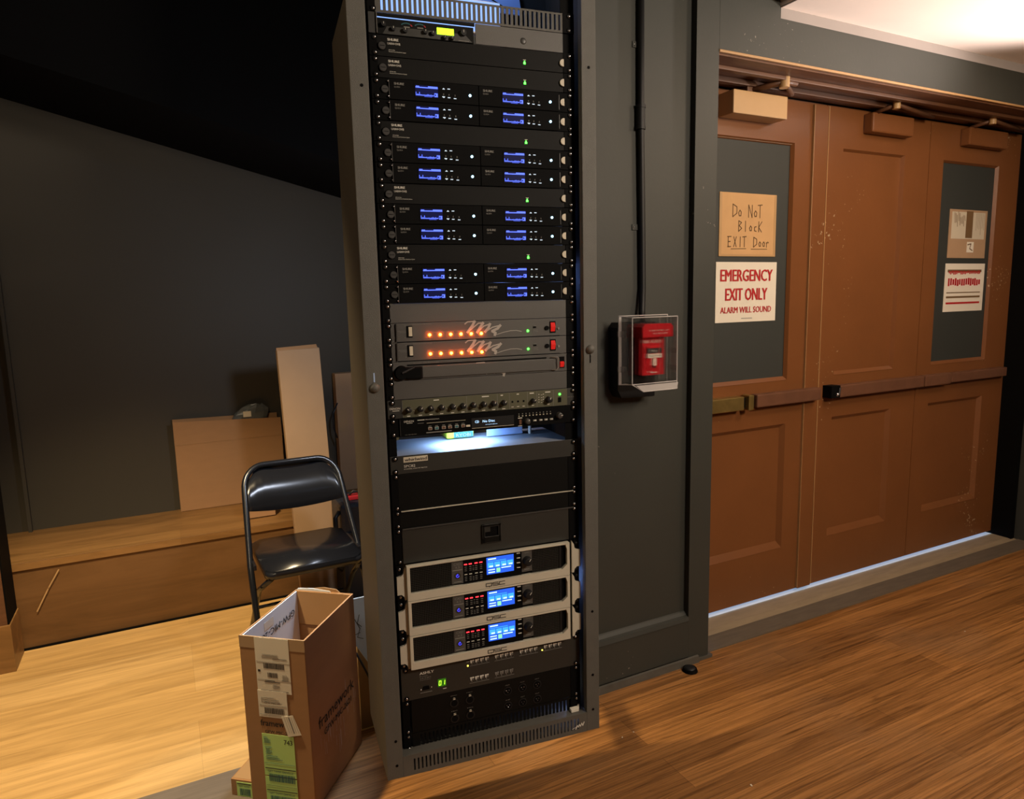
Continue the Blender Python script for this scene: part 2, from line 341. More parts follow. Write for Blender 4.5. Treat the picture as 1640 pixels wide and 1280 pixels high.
# door sill
b = B(); b.prism([(2.10, 0), (2.226, 0), (2.226, .005), (2.14, .005)], 1.857, 4.33, 'sill', 'x'); b.box(1.857, 4.33, 2.0, 2.10, 0, .004, 'sillg'); struct(b, 'trim_4')
b = B(); b.box(1.6, 4.6, 2.30, 9.0, -.03, .0, 'outside'); struct(b, 'ground_outside')
b = B(); b.box(1.857, 4.33, 2.226, 2.50, -.03, .005, M['flap']); struct(b, 'trim_5')
# alcove: back wall, black sloping wedge, platform, corner post
b = B(); b.box(-3.2, 1.7, 3.96, 4.1, 0, 3.05, 'walld'); b.box(-.655, -.64, 3.93, 3.96, .385, 3.05, 'walld'); struct(b, 'wall_back')
b = B(); b.box(1.62, 1.70, 2.2, 4.1, 0, 3.05, 'walld'); struct(b, 'wall_alcove')
b = B(); b.prism([(-3.2, 3.06), (1.62, 1.87), (1.62, 3.04), (-3.2, 3.07)], 3.2, 3.96, 'blackw', 'y'); struct(b, 'ceiling_shade_wedge')  # slanted black wedge put in for the dark above the wall's shadow line
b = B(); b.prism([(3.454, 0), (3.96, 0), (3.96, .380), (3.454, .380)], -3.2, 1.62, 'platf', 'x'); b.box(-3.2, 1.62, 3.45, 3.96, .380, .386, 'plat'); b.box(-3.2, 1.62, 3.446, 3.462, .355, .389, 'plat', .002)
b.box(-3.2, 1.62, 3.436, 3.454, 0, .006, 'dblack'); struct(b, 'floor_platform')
b = B(); b.box(-1.0, -.652, 3.262, 3.43, .20, 3.0, 'doorw'); b.box(-.652, -.646, 3.262, 3.43, .20, 3.0, 'dblack')
struct(b, 'wall_left')
b = B(); b.box(-1.0, -.641, 3.252, 3.436, .0, .20, 'plat', .003); struct(b, 'baseboard_left')
# the rest of the hall, out of view
b = B(); b.box(-3.25, -3.2, -2.6, 4.1, 0, 3.05, 'walld'); struct(b, 'wall_far_left')
b = B(); b.box(-3.25, 6.0, -2.65, -2.6, 0, 3.05, 'wall'); struct(b, 'wall_front')
b = B(); b.box(6.0, 6.05, -2.65, 2.3, 0, 3.05, 'wall'); struct(b, 'wall_far_right')

# ================================================================ DOORS
def door(n, x0, x1, gx0, gx1, glazed):
    b = B(); F = DY; T = .045
    z0, z1 = .0225, 2.278
    b.box(x0+.002, gx0, F, F+T, z0, z1, 'door'); b.box(gx1, x1-.002, F, F+T, z0, z1, 'door')
    for a, c in ((z0, .25), (.85, 1.055), (2.10, z1)): b.box(gx0, gx1, F, F+T, a, c, 'door')
    b.box(gx0, gx1, F+.018, F+T, .25, .85, 'door')
    if not glazed: b.box(gx0, gx1, F+.014, F+T, 1.055, 2.10, 'door')
    # sloped mouldings round the panels
    def mould(a0, a1, c0, c1, d, m='door', wdt=.016):
        b.prism([(F-.002, c0), (F+d, c0+wdt), (F+d, c0)], a0, a1, m, 'x'); b.prism([(F+.0, c1), (F+d, c1), (F+d, c1-wdt*.6)], a0, a1, m, 'x')
        b.prism([(a0, F), (a0, F+d), (a0+wdt*.6, F+d)], c0, c1, m, 'z'); b.prism([(a1, F-.002), (a1-wdt*.6, F+d), (a1, F+d)], c0, c1, m, 'z')
    mould(gx0, gx1, .25, .85, .018, wdt=.03)
    mould(gx0, gx1, 1.055, 2.10, .014, wdt=.016)
    o = struct(b, 'door_%d' % n)
    if glazed:
        g = B(); g.box(gx0+.001, gx1-.001, F+.016, F+.030, 1.056, 2.099, 'glass'); g.obj('painted_glass_panel', o)['label'] = 'grey painted glass panel'
    return o
d1 = door(1, 1.95, 2.744, 2.055, 2.545, True)
d2 = door(2, 2.744, 3.497, 2.862, 3.304, False)
d3 = door(3, 3.497, 4.311, 3.615, 4.103, True)
b = B(); b.box(2.654, 2.742, DY-.012, DY, .024, 2.27, 'door', .002); b.obj('astragal', d1)
b = B(); b.box(2.7425, 2.7465, DY-.013, DY, .03, 2.27, 'trim_and_highlight'); b.obj('edge_highlight', d2)  # pale strip painted as the bright line along the door joint
b = B(); b.box(2.6515, 2.6540, DY-.012, DY, .03, 2.27, 'trim_and_highlight'); b.obj('edge_highlight', d1)  # second bright line, painted along the astragal edge
b = B(); b.box(2.056, 2.544, DY+.008, DY+.016, 2.094, 2.099, 'cream'); b.box(2.540, 2.544, DY+.008, DY+.016, 1.06, 2.094, 'closer'); b.obj('glazing_bead', d1)
# push bars
def pushbar(d, x0, x1, extra=None):
    b = B(); b.box(x0, x1, DY-.052, DY-.012, .952, 1.010, 'bar', .006); b.box(x0, x1, DY-.012, DY, .960, 1.0, 'dblack'); o = b.obj('push_bar', d); return o
pb = pushbar(d1, 2.31, 2.72)
b = B(); b.box(1.957, 2.235, DY-.05, DY, .948, 1.008, 'brass', .004); b.box(2.255, 2.285, DY-.058, DY-.01, .945, 1.012, 'brass', .004); b.box(2.235, 2.31, DY-.035, DY, .955, 1.0, 'dblack')
o = b.obj('bar_latch_case', d1); o['label'] = 'worn brass latch case'
pushbar(d2, 2.85, 3.49); b = B(); b.box(2.79, 2.85, DY-.05, DY-.0, .952, 1.01, 'dblack'); b.cyl((2.835, DY-.055, .965), (2.84, DY-.055, 1.0), .006, 'steel', 8); b.dome((2.83, DY-.05, .968), .009, 'steel'); b.obj('latch_case', d2)
pushbar(d3, 3.50, 3.72); b = B(); b.box(3.735, 4.25, DY-.046, DY, .956, 1.006, 'bar', .005); b.box(3.72, 3.735, DY-.03, DY, .96, 1.0, 'dblack'); b.obj('bar_rail', d3)
# door closers
def closer(d, label, x0, x1, z0, z1, m, dep, arm):
    t = thing('door_closer', label, 'door closer', ((x0+x1)/2, DY, z0)); hw = (x1-x0)/2
    b = B(); b.box(-hw, hw, -dep, 0, 0, z1-z0, m, .004); b.obj('closer_body', t)
    b = B(); zt = z1-z0
    b.box(-hw+.09, -hw+.13, -dep*.8, -dep*.3, zt, zt+.03, 'doorw', .004)
    b.tube([(-hw+.11, -dep*.5, zt+.012), (-hw+.20, -.16, zt+.028), (-hw+.27, -.15, zt+.030)], .012, 'doorw', 8)
    b.tube([(-hw+.20, -.155, zt+.028), (hw+.05, -.06, zt+.022)], .011, 'doorw', 8)
    b.cyl((-hw+.20, -.155, zt+.005), (-hw+.20, -.155, zt+.046), .02, 'closer', 12)
    b.obj('closer_arm', t); return t
closer(d1, 'tan box door closer above the grey panel of the nearest exit door', 2.10, 2.40, 2.165, 2.255, 'closer', .085, 1)
def brown_closer(d, label, x0, x1, z0, z1):  # closer body in the door's own brown paint
    t = thing('door_closer', label, 'door closer', ((x0+x1)/2, DY, z0)); hw = (x1-x0)/2
    b = B(); b.box(-hw, hw, -.05, 0, 0, z1-z0, 'door', .008); b.obj('closer_body', t)
    b = B(); b.tube([(-hw+.03, -.03, z1-z0), (-hw+.06, -.12, z1-z0+.02), (hw+.12, -.06, z1-z0+.012)], .010, 'doorw', 8); b.cyl((-hw+.06, -.12, z1-z0), (-hw+.06, -.12, z1-z0+.03), .016, 'closer', 10); b.obj('closer_arm', t)
brown_closer(d2, 'brown painted door closer on the middle exit door', 2.99, 3.29, 2.175, 2.262)
brown_closer(d3, 'brown painted door closer on the farthest exit door', 3.74, 4.08, 2.175, 2.262)

# ================================================================ SIGNS
def sheet(label, name, x0, x1, z0, z1, m, cat='sign', skew=0):
    t = thing(name, label, cat, (x0, DY+.016, z0)); W_ = x1-x0; Hh = z1-z0
    b = B(); b.prism([(0, 0), (W_, skew), (W_, Hh+skew), (0, Hh)], -.0025, -.0005, m); b.obj('paper', t); return t, W_, Hh
t, W_, Hh = sheet('white sign with red EMERGENCY EXIT ONLY lettering on the nearest door', 'exit_sign', 2.117, 2.474, 1.329, 1.587, 'white2')
b = B(); b.text('EMERGENCY', W_/2, .176, .052, 'red', .305, -.0035, 'c'); b.text('EXIT ONLY', W_/2, .094, .054, 'red', .245, -.0035, 'c')
b.text('ALARM WILL SOUND', W_/2, .040, .027, 'red', .30, -.0035, 'c'); b.box(.15, .215, -.0032, -.003, .014, .017, 'dim')
for x, z in ((.055, .055),): pass
b.obj('lettering', t)
# thicken the red letters a little by repeating with a small offset
b = B()
for d_ in (-.0022, -.0011, .0011): b.text('EMERGENCY', W_/2+d_, .1762, .052, 'red', .305, -.0037, 'c'); b.text('EXIT ONLY', W_/2+d_, .0942, .054, 'red', .245, -.0037, 'c'); b.text('ALARM WILL SOUND', W_/2+d_*.5, .0401, .027, 'red', .30, -.0037, 'c')
b.text('EMERGENCY', W_/2+.0022, .1765, .052, 'red', .305, -.0036, 'c'); b.text('EXIT ONLY', W_/2+.0022, .0945, .054, 'red', .245, -.0036, 'c'); b.text('ALARM WILL SOUND', W_/2+.001, .0403, .027, 'red', .30, -.0036, 'c'); b.obj('bold_lettering', t)
t, W_, Hh = sheet('brown paper notice hand-lettered DO NOT BLOCK EXIT DOOR taped to the nearest door', 'paper_notice', 2.130, 2.461, 1.611, 1.876, 'kraft')
G = {'D': [[(0, 0), (0, 1)], [(0, 1), (.6, .8), (.62, .3), (0, 0)]], 'o': [[(.1, .1), (0, .35), (.2, .55), (.4, .4), (.35, .1), (.1, .1)]], 'N': [[(0, 0), (0, 1), (.55, 0), (.55, 1)]],
     'T': [[(-.1, 1), (.6, 1.05)], [(.25, 1), (.25, 0)]], 'B': [[(0, 0), (0, 1), (.5, .85), (.1, .55), (.55, .3), (0, 0)]], 'l': [[(.1, 0), (.1, 1)]], 'c': [[(.4, .5), (.1, .45), (.08, .1), (.42, .05)]],
     'K': [[(0, 0), (.02, 1)], [(.6, 1), (.02, .45), (.55, 0)]], 'E': [[(0, 0), (0, 1)], [(-.15, 1), (.55, 1.02)], [(0, .5), (.4, .52)], [(-.1, 0), (.5, .02)]], 'X': [[(0, 0), (.5, 1)], [(0, 1), (.5, 0)]],
     'I': [[(.2, 0), (.22, 1)]], 'r': [[(0, 0), (0, .5)], [(0, .35), (.25, .55), (.4, .45)]]}
b = B()
def hand(s, x, z, h, adv):
    for ch in s:
        if ch != ' ':
            for st in G[ch]: b.ribbon([(x+p[0]*h*.72, z+p[1]*h) for p in st], .0042, 'pencil', -.0032)
        x += adv*(.75 if ch in 'olcIr' else 1)
hand('Do NoT', .075, .165, .052, .033); hand('BlocK', .11, .105, .044, .036); hand('EXIT Door', .052, .040, .042, .031)
b.ribbon([(.068, .031), (.155, .033)], .003, 'pencil', -.0032); b.ribbon([(.185, .031), (.28, .032)], .003, 'pencil', -.0032); b.obj('handwriting', t)
b = B(); b.box(0, .014, -.0032, -.0026, 0, .262, 'closer'); b.box(W_-.012, W_, -.0032, -.0026, 0, .262, 'closer'); b.box(0, W_, -.0033, -.0027, 0, .009, 'closer'); b.obj('edge_tape', t)
t, W_, Hh = sheet('creased paper notice with faded brown marks on the farthest door', 'paper_notice', 3.72, 4.055, 1.613, 1.864, 'cardp')
b = B(); b.box(.02, W_-.02, -.0034, -.0026, .10, Hh-.012, 'cream'); b.box(.145, .205, -.0038, -.003, .105, .245, 'pencil'); b.box(.165, .225, -.004, -.003, .03, .085, 'white2')
rr = random.Random(3)
for k in range(9): x = .04+k*.011; b.ribbon([(x, .24-rr.random()*.03), (x+.006, .16+rr.random()*.04)], .004, 'pencil', -.0041)
for k in range(6): x = .235+k*.014; b.ribbon([(x, .235), (x, .12+rr.random()*.05)], .002, 'pencil', -.0041)
b.ribbon([(.17, .07), (.20, .075), (.19, .05), (.215, .04)], .006, 'pencil', -.0045); b.obj('faded_marks', t)
t, W_, Hh = sheet('white paper sign with smeared red rows below the creased notice on the farthest door', 'exit_sign', 3.713, 4.066, 1.330, 1.584, 'white2')
b = B(); b.box(.02, W_-.03, -.0034, -.0026, .208, .222, 'pencil'); b.box(.02, W_-.03, -.0034, -.0026, .072, .082, 'pencil'); b.box(.02, W_-.03, -.0034, -.0026, .098, .103, 'pencil'); b.box(.02, W_-.03, -.0034, -.0026, .040, .050, 'red')
for k in range(15): x = .028+k*.0195; b.box(x, x+.011+rr.random()*.004, -.004, -.003, .135+rr.random()*.008, .168+rr.random()*.01, 'red')
for k in range(22): x = .03+k*.013; b.box(x, x+.008, -.0042, -.003, .196+rr.random()*.008, .212+rr.random()*.006, 'red')
b.obj('smeared_marks', t)

# ================================================================ FIRE ALARM
t = thing('fire_alarm_station', 'red fire alarm pull station under a clear plastic cover on the grey wall', 'fire alarm', (1.50, 2.0, 1.10))
def L3(x0, x1, y0, y1, z0, z1): return (x0-1.5, x1-1.5, y0-2.0, y1-2.0, z0-1.10, z1-1.10)
b = B(); b.prism([(-.105, .030), (-.088, .0), (.055, -.004), (.055, .262), (-.092, .262), (-.105, .245)], -.055, 0, 'black'); b.obj('back_box', t)
b = B(); b.box(*L3(1.466, 1.560, 1.902, 1.945, 1.178, 1.312), 'redst', .003)
b.prism([(1.455-1.5, .210), (1.585-1.5, .210), (1.585-1.5, .246), (1.575-1.5, .256), (1.465-1.5, .256), (1.455-1.5, .246)], -.115, -.055, 'redst'); b.obj('station_body', t)
yf = 1.902-2.0
b = B(); b.box(-.018, .044, yf-.004, yf, .100, .178, 'redst'); b.box(-.018, .044, yf-.006, yf-.003, .155, .172, 'ink')
b.box(-.018, .044, yf-.009, yf-.003, .138, .154, 'white2', .001); b.box(.006, .020, yf-.009, yf-.003, .112, .138, 'white2'); b.box(.008, .018, yf-.008, yf-.003, .104, .112, 'ink'); b.obj('pull_handle', t)
b = B(); b.text('FIRE', -.03, .190, .011, 'white', .022, yf-.001); b.text('ALARM', .0, .190, .011, 'white', .045, yf-.001); b.text('PUSH', .013, .160, .006, 'white', .024, yf-.0066, 'c'); b.text('PULL DOWN', .013, .143, .006, 'ink', .05, yf-.0096, 'c')
b.text('COVER OF FIRE - LIFT', .025, .231, .005, 'white', .085, -.1156, 'c'); b.text('PULL FIRE ALARM', .03, .221, .005, 'white', .06, -.1156, 'c'); b.box(.0, .028, yf-.001, yf, .086, .090, 'white')
b.obj('lettering', t)
def shell(b, x0, x1, y0, y1, z0, z1, th, m):
    b.box(x0, x1, y0, y0+th, z0, z1, m, .0); b.box(x0, x0+th, y0+th, y1, z0, z1, m); b.box(x1-th, x1, y0+th, y1, z0, z1, m)
    b.box(x0+th, x1-th, y0+th, y1, z1-th, z1, m); b.box(x0+th, x1-th, y0+th, y1, z0, z0+th, m)
b = B(); shell(b, -.098, .094, -.128, -.068, .055, .280, .003, 'clear'); b.obj('clear_cover', t)
b = B()
for (x, y, z, x2, y2, z2) in ((-.098, -.128, .055, -.098, -.128, .280), (.094, -.128, .055, .094, -.128, .280), (-.098, -.128, .280, .094, -.128, .280), (-.098, -.128, .055, .094, -.128, .055),
    (-.110, -.068, .050, -.110, -.068, .285), (-.110, -.068, .285, .100, -.068, .285), (-.110, -.068, .050, -.07, -.068, .05), (-.098, -.128, .28, -.110, -.068, .285), (-.098, -.128, .055, -.11, -.068, .05),
    (-.060, -.140, .030, .085, -.140, .030), (-.060, -.140, .030, -.098, -.128, .055), (.085, -.14, .03, .094, -.128, .055), (.1, -.068, .05, .1, -.068, .285)):
    b.cyl((x, y, z), (x2, y2, z2), .0019, 'cedge', 8)
b.prism([(-.090, .052), (.090, .052), (.085, .030), (-.060, .030)], -.140, -.136, 'cedge')
b.box(-.110, -.100, -.070, -.067, .05, .285, 'cedge'); b.obj('cover_rim', t)
b = B()
for z in (.105, .225): b.box(-.118, -.100, -.10, -.066, z-.010, z+.010, 'clear', .002)
for z in (.10, .16, .22): b.box(.090, .100, -.12, -.08, z-.008, z+.008, 'clear', .002)
b.obj('cover_hinge', t)
# conduit
t = thing('conduit_pipe', 'thin black conduit pipe running down the grey wall into the fire alarm', 'pipe', (1.52, 2.0, 1.36))
b = B(); pts = [(.0, -.0125, 1.64), (.002, -.0125, .70), (.010, -.0125, .28), (.012, -.013, .12), (.004, -.02, .04), (-.002, -.03, -.0)]
b.tube(pts, .0115, 'black', 14); b.obj('pipe', t)
b = B(); b.cyl((.001, -.0125, .655), (.001, -.0125, .735), .0155, 'black', 16); b.cyl((.001, -.0125, .655), (.001, -.0125, .665), .0175, 'black', 16); b.cyl((.001, -.0125, .725), (.001, -.0125, .735), .0175, 'black', 16); b.obj('coupling', t)
for z in (.93, .33):
    b = B(); b.box(-.026, .018, -.004, 0, z-.010, z+.010, 'wall', .001); b.dome((-.02, -.004, z), .003, 'steel'); b.obj('pipe_clip', t)

# small dark hole with a rubber stopper at the wall foot
b = B(); b.cyl((0, 0, 0), (0, 0, .012), .030, 'dblack', 20, .026); b.dome((0, 0, .012), .022, 'black', (0, 0, 1), .006)
o = b.obj('door_stop'); o.location = (1.725, 1.93, 0); tag(o, 'round black rubber door stop on the floor at the wall foot', 'door stop')
for i, (x, y, s_) in enumerate(((2.8, 1.28, .006), (1.45, 1.35, .004), (2.95, 1.60, .003), (1.25, 1.72, .003), (1.30, 1.725, .0025))):
    b = B(); b.box(-s_, s_, -s_*.6, s_*.6, 0, s_*.5, 'dirt', s_*.15); o = b.obj('crumb'); o.location = (x, y, 0.0005); o.rotation_euler = (0, 0, i*1.3); tag(o, 'tiny pale crumb of debris lying on the brown board floor', 'debris', 'crumbs on the floor')

# ================================================================ RACK
YR = -0.12987566
U_ = Vector((math.cos(YR), math.sin(YR), 0)); N_ = Vector((-math.sin(YR), math.cos(YR), 0))
def rw(u, c, z): return U_*u+N_*c+Vector((0, 0, z))
CR = 1.5847; CF = 1.556; RU = .04445; ZT = 2.0693
FL, FR = .2011, .7770; RB = .288; RT = 2.56
rack = thing('equipment_rack', 'tall dark grey steel equipment rack standing beside the grey wall, packed with audio gear', 'equipment rack', rw(FL, CF, RB), YR)
def rb(): return B()
W_ = FR-FL; HT = RT-RB
zi = .343-RB                                     # bottom of the opening
b = rb()
b.box(0, .0392, 0, .004, 0, HT, 'frame', .0015); b.box(.5385, W_, 0, .004, 0, HT, 'frame', .0015)
b.box(.0372, .0392, .004, .018, zi, HT, 'frame'); b.box(.5385, .5405, .004, .018, zi, HT, 'frame')
b.obj('front_frame', rack)
# vented lip at the bottom, slots cut through
b = rb()
def slotted(b, x0, x1, z0, z1, s0, s1, n, duty, m, y0, y1):
    b.box(x0, x1, y0, y1, z0, s0, m); b.box(x0, x1, y0, y1, s1, z1, m)
    p = (x1-x0)/n
    for k in range(n): b.box(x0+k*p, x0+(k+1-duty)*p, y0, y1, s0, s1, m)
b.box(.0392, .060, 0, .003, 0, zi, 'frame'); b.box(.515, .5385, 0, .003, 0, zi, 'frame')
slotted(b, .060, .515, 0, zi, .012, zi-.012, 46, .42, 'frame', 0, .003)
b.box(.0392, .5385, .003, .045, zi-.003, zi, 'frame'); b.obj('bottom_lip', rack)
b = rb(); b.ribbon([(.505, .014), (.510, .024), (.513, .018), (.516, .026), (.519, .019), (.523, .028), (.526, .020), (.530, .030)], .0022, 'white', -.0006); b.ribbon([(.495, .016), (.507, .020)], .0014, 'white', -.0006); b.obj('maker_mark', rack)
b = rb(); b.box(0, .002, .004, .30, 0, 2.09-RB, 'side'); b.box(.002, .014, .30, .302, 0, 2.09-RB, 'side'); b.obj('left_side_panel', rack)
b = rb(); b.box(W_-.002, W_, .004, .30, 0, HT, 'side'); b.obj('right_side_panel', rack)
b = rb(); b.box(.002, W_-.002, .010, .30, .0, .003, 'frame'); b.obj('bottom_plate', rack)
b = rb(); b.box(.44, W_-.002, .298, .300, .003, HT, 'side'); b.obj('rear_panel', rack)
for z in (.35, 1.6):
    b = rb(); b.prism([(W_-.20, .30), (W_-.16, .30), (W_-.10, .515), (W_-.14, .515)], z, z+.05, 'frame', 'z'); b.obj('wall_bracket', rack)
for sx in (.0492, .4995):
    b = rb(); x1 = sx+.0175 if sx < .2 else .7350-FL
    b.box(sx+.0, x1, .0325, .0345, zi, HT, 'dblack'); b.box(x1-.002 if sx > .2 else sx, x1 if sx > .2 else sx+.002, .0345, .075, zi, HT, 'dblack'); b.obj('mounting_rail', rack)
for (x, z, up) in ((.018, .9715-.0, 1), (.556, 1.275-.288+.047, -1)):
    b = rb(); b.dome((x, 0, z), .0115, 'frame', (0, -1, 0), .010, 18); b.box(x-.0015, x+.0015, -.0006, .0, z+(.013 if up > 0 else -.034), z+(.034 if up > 0 else -.013), 'bluelit' if up > 0 else 'dblack'); b.obj('latch_knob', rack)
for x, z in ((.024, .035), (.024, .10), (.557, .06), (.557, .16), (.557, 2.0-.30), (.557, .34), (.024, 1.62)):
    b = rb(); b.cyl((x, -.0008, z), (x, 0, z), .0035, 'dblack', 12); b.obj('screw_hole', rack)

# screw shared by every unit
def screw_mesh():
    b = B(); b.dome((0, -.0005, 0), .0036, 'steel', (0, -1, 0), .0022, 10); b.cyl((0, -.0012, 0), (0, .0, 0), .0062, 'dblack', 12); o = b.obj('screw'); return o
SC = screw_mesh(); first_screw = [True]
def screws(t, h, n2=None):
    zs = [.0063, h-.0055]
    if h > .06: zs = [.0063, h-.0055, RU-.006, RU+.0065] if False else zs
    for x in (.0113, .4713):
        for z in zs:
            if first_screw[0]: o = SC; o.parent = t; first_screw[0] = False
            else: o = SC.copy(); C.objects.link(o); o.parent = t
            o.location = (x, -.0015, z)
def unit(name, label, cat, k, n=1, group=None, panel='unitb', x0=.016, x1=.455, depth=.19, ears=True, full=False, sc=True, face=True, ytop=None):
    t = thing(name, label, cat, rw(.2502, CR, ZT-(k+n)*RU), YR, group); h = n*RU-.0012
    if full: x0, x1 = 0, .4826
    if face:
        b = B(); b.box(x0, x1, 0, .003, 0, h, panel, .0005); b.obj('faceplate', t)
    if depth:
        b = B(); b.box(.022, .458, .003, depth, .002, h-.001, 'black'); b.obj('chassis', t)
    if not full and ears:
        b = B(); b.box(-.001, .0158, -.0012, .002, 0, h, 'dblack', .0004); b.obj('ear', t); b = B(); b.box(.4552, .4836, -.0012, .002, 0, h, 'dblack', .0004); b.obj('ear', t)
    if sc: screws(t, h)
    return t, h

# ---- top: vent panel, half rack mixer, blank
t, h = unit('vent_panel', 'slotted black vent panel at the very top of the rack', 'rack panel', -1, 1, depth=0, face=False)
b = B(); b.box(.016, .022, 0, .002, 0, h, 'frame'); b.box(.449, .455, 0, .002, 0, h, 'frame'); slotted(b, .022, .449, 0, h, .005, h-.004, 38, .45, 'frame', 0, .002); b.obj('slotted_plate', t)
t = thing('slot_glow_panel', 'glowing bluish panel added behind the slotted vent panel at the rack top', 'light', rw(.275, CR+.16, 2.05), YR)
b = B(); b.box(0, .335, .010, .03, .062, .14, 'white2', .002); b.obj('housing', t)  # backing of the added glow panel
b = B(); b.box(.003, .332, .006, .010, .066, .136, 'slotglow'); b.obj('lens', t)  # added glow stands in for lit surfaces behind the slots
b = B(); b.tube([(.0, .02, .1), (-.02, .03, .18), (.08, .02, .3), (.2, .03, .42)], .004, 'cable', 8); b.obj('cord', t)
t, h = unit('half_rack_transmitter', 'half-width audio unit with glowing green display in the top row of the rack', 'audio equipment', 0, 1, x0=.018, x1=.236, depth=0, ears=False, sc=False, face=False)
b = B(); b.box(.0, .0165, -.001, .003, .001, h, 'cap'); b.box(.0165, .0185, -.004, .003, .001, h, 'frame'); b.obj('rack_ear', t)
b = B(); b.box(.0185, .236, .002, .15, .001, .0345, 'unitb', .0006); b.prism([(.03, .002), (.232, .002), (.215, .018), (.04, .018)], .0012, .002, 'unitg'); b.obj('chassis', t)
b = B(); b.box(.0185, .238, -.001, .003, .0368, .0432, 'unitb'); b.obj('glow_mask', t)  # dark strip added to narrow the glow to a thin line
b = B(); b.box(.151, .1895, .0004, .0019, .0125, .0262, 'lcdg'); b.obj('display', t)
b = B()
for x, z, r in ((.032, .020, .005), (.053, .013, .0045), (.079, .012, .005), (.124, .0135, .0045), (.141, .012, .0045), (.168, .0065, .004), (.185, .0065, .004), (.211, .020, .0065)):
    b.cyl((x, -.006, z), (x, .002, z), r, 'black', 12, r*1.1); b.box(x-.0004, x+.0004, -.0066, -.006, z, z+r*.8, 'white')
b.obj('knob', t)
b = B()
for cx, cz in ((.083, .018), (.113, .019)):
    for c0, c1, mm in ((150, 60, M['teal']), (60, 30, M['redp'])):
        pts = [(cx+.014*math.cos(math.radians(a)), cz+.010*math.sin(math.radians(a))) for a in range(c1, c0, 10)]; b.ribbon(pts, .0022, mm, .001)
    b.box(cx-.006, cx+.007, .0005, .0015, cz+.001, cz+.003, 'dim')
b.box(.175, .19, .0005, .0015, .004, .0052, 'dim'); b.box(.2, .224, .0005, .0015, .003, .0042, 'dim'); b.obj('printing', t)
t, h = unit('blank_panel', 'short dark grey blank panel with one hole plug right of the green-display unit', 'rack panel', 0, 1, panel='blank', x0=.240, x1=.455, depth=0, ears=False, sc=False)
b = B(); b.dome((.355, 0, .017), .0075, 'cap', (0, -1, 0), .002, 20); b.obj('hole_plug', t)

# ---- wireless rows
def capround(t, x, z):
    b = B(); b.cyl((x, -.001, z), (x, .001, z), .0098, 'dblack', 24); b.cyl((x, -.0045, z), (x, 0, z), .0078, 'cap', 24, .0082); b.box(x-.0055, x+.0055, -.0050, -.0044, z-.0006, z+.0006, 'dblack'); b.cyl((x, -.0049, z), (x, -.0044, z), .0066, 'cap', 24); b.obj('antenna_cap', t)
def splitter():
    t, h = unit('antenna_splitter', 'x', 'audio equipment', 1, 1, 'antenna splitters in the rack', 'unitb')
    capround(t, .0265, .020)
    b = B(); b.cyl((.4535, -.0010, .021), (.4535, 0, .021), .0095, 'dblack', 24)
    n = 14; pts = [(.4552, .021-.0082)]+[(.4535-.0082*math.sin(math.pi*k/n), .021-.0082*math.cos(math.pi*k/n)) for k in range(n+1)]+[(.4552, .021+.0082)]
    b.prism(pts, -.0045, 0, 'cream'); o = b.obj('antenna_plug', t)
    b = B(); b.text('SHURE', .039, .0325, .0052, 'white', .024); b.text('UA844+SWB', .039, .0245, .0048, 'white', .028); b.text('470-952 MHz', .041, .0125, .0020, 'white', .014); b.text('Antenna Power Distribution System', .041, .0092, .0022, 'white', .038)
    for dx in (.0006,): b.text('SHURE', .039+dx, .0325, .0052, 'white', .024)
    b.box(.3535, .3605, -.0007, -.0004, .0195, .0208, 'white'); b.obj('lettering', t)
    b = B(); b.prism([(.3545, .011), (.3595, .011), (.3595, .0145), (.357, .0185), (.3545, .0145)], -.001, 0, 'ledg'); b.obj('power_led', t)
    return t
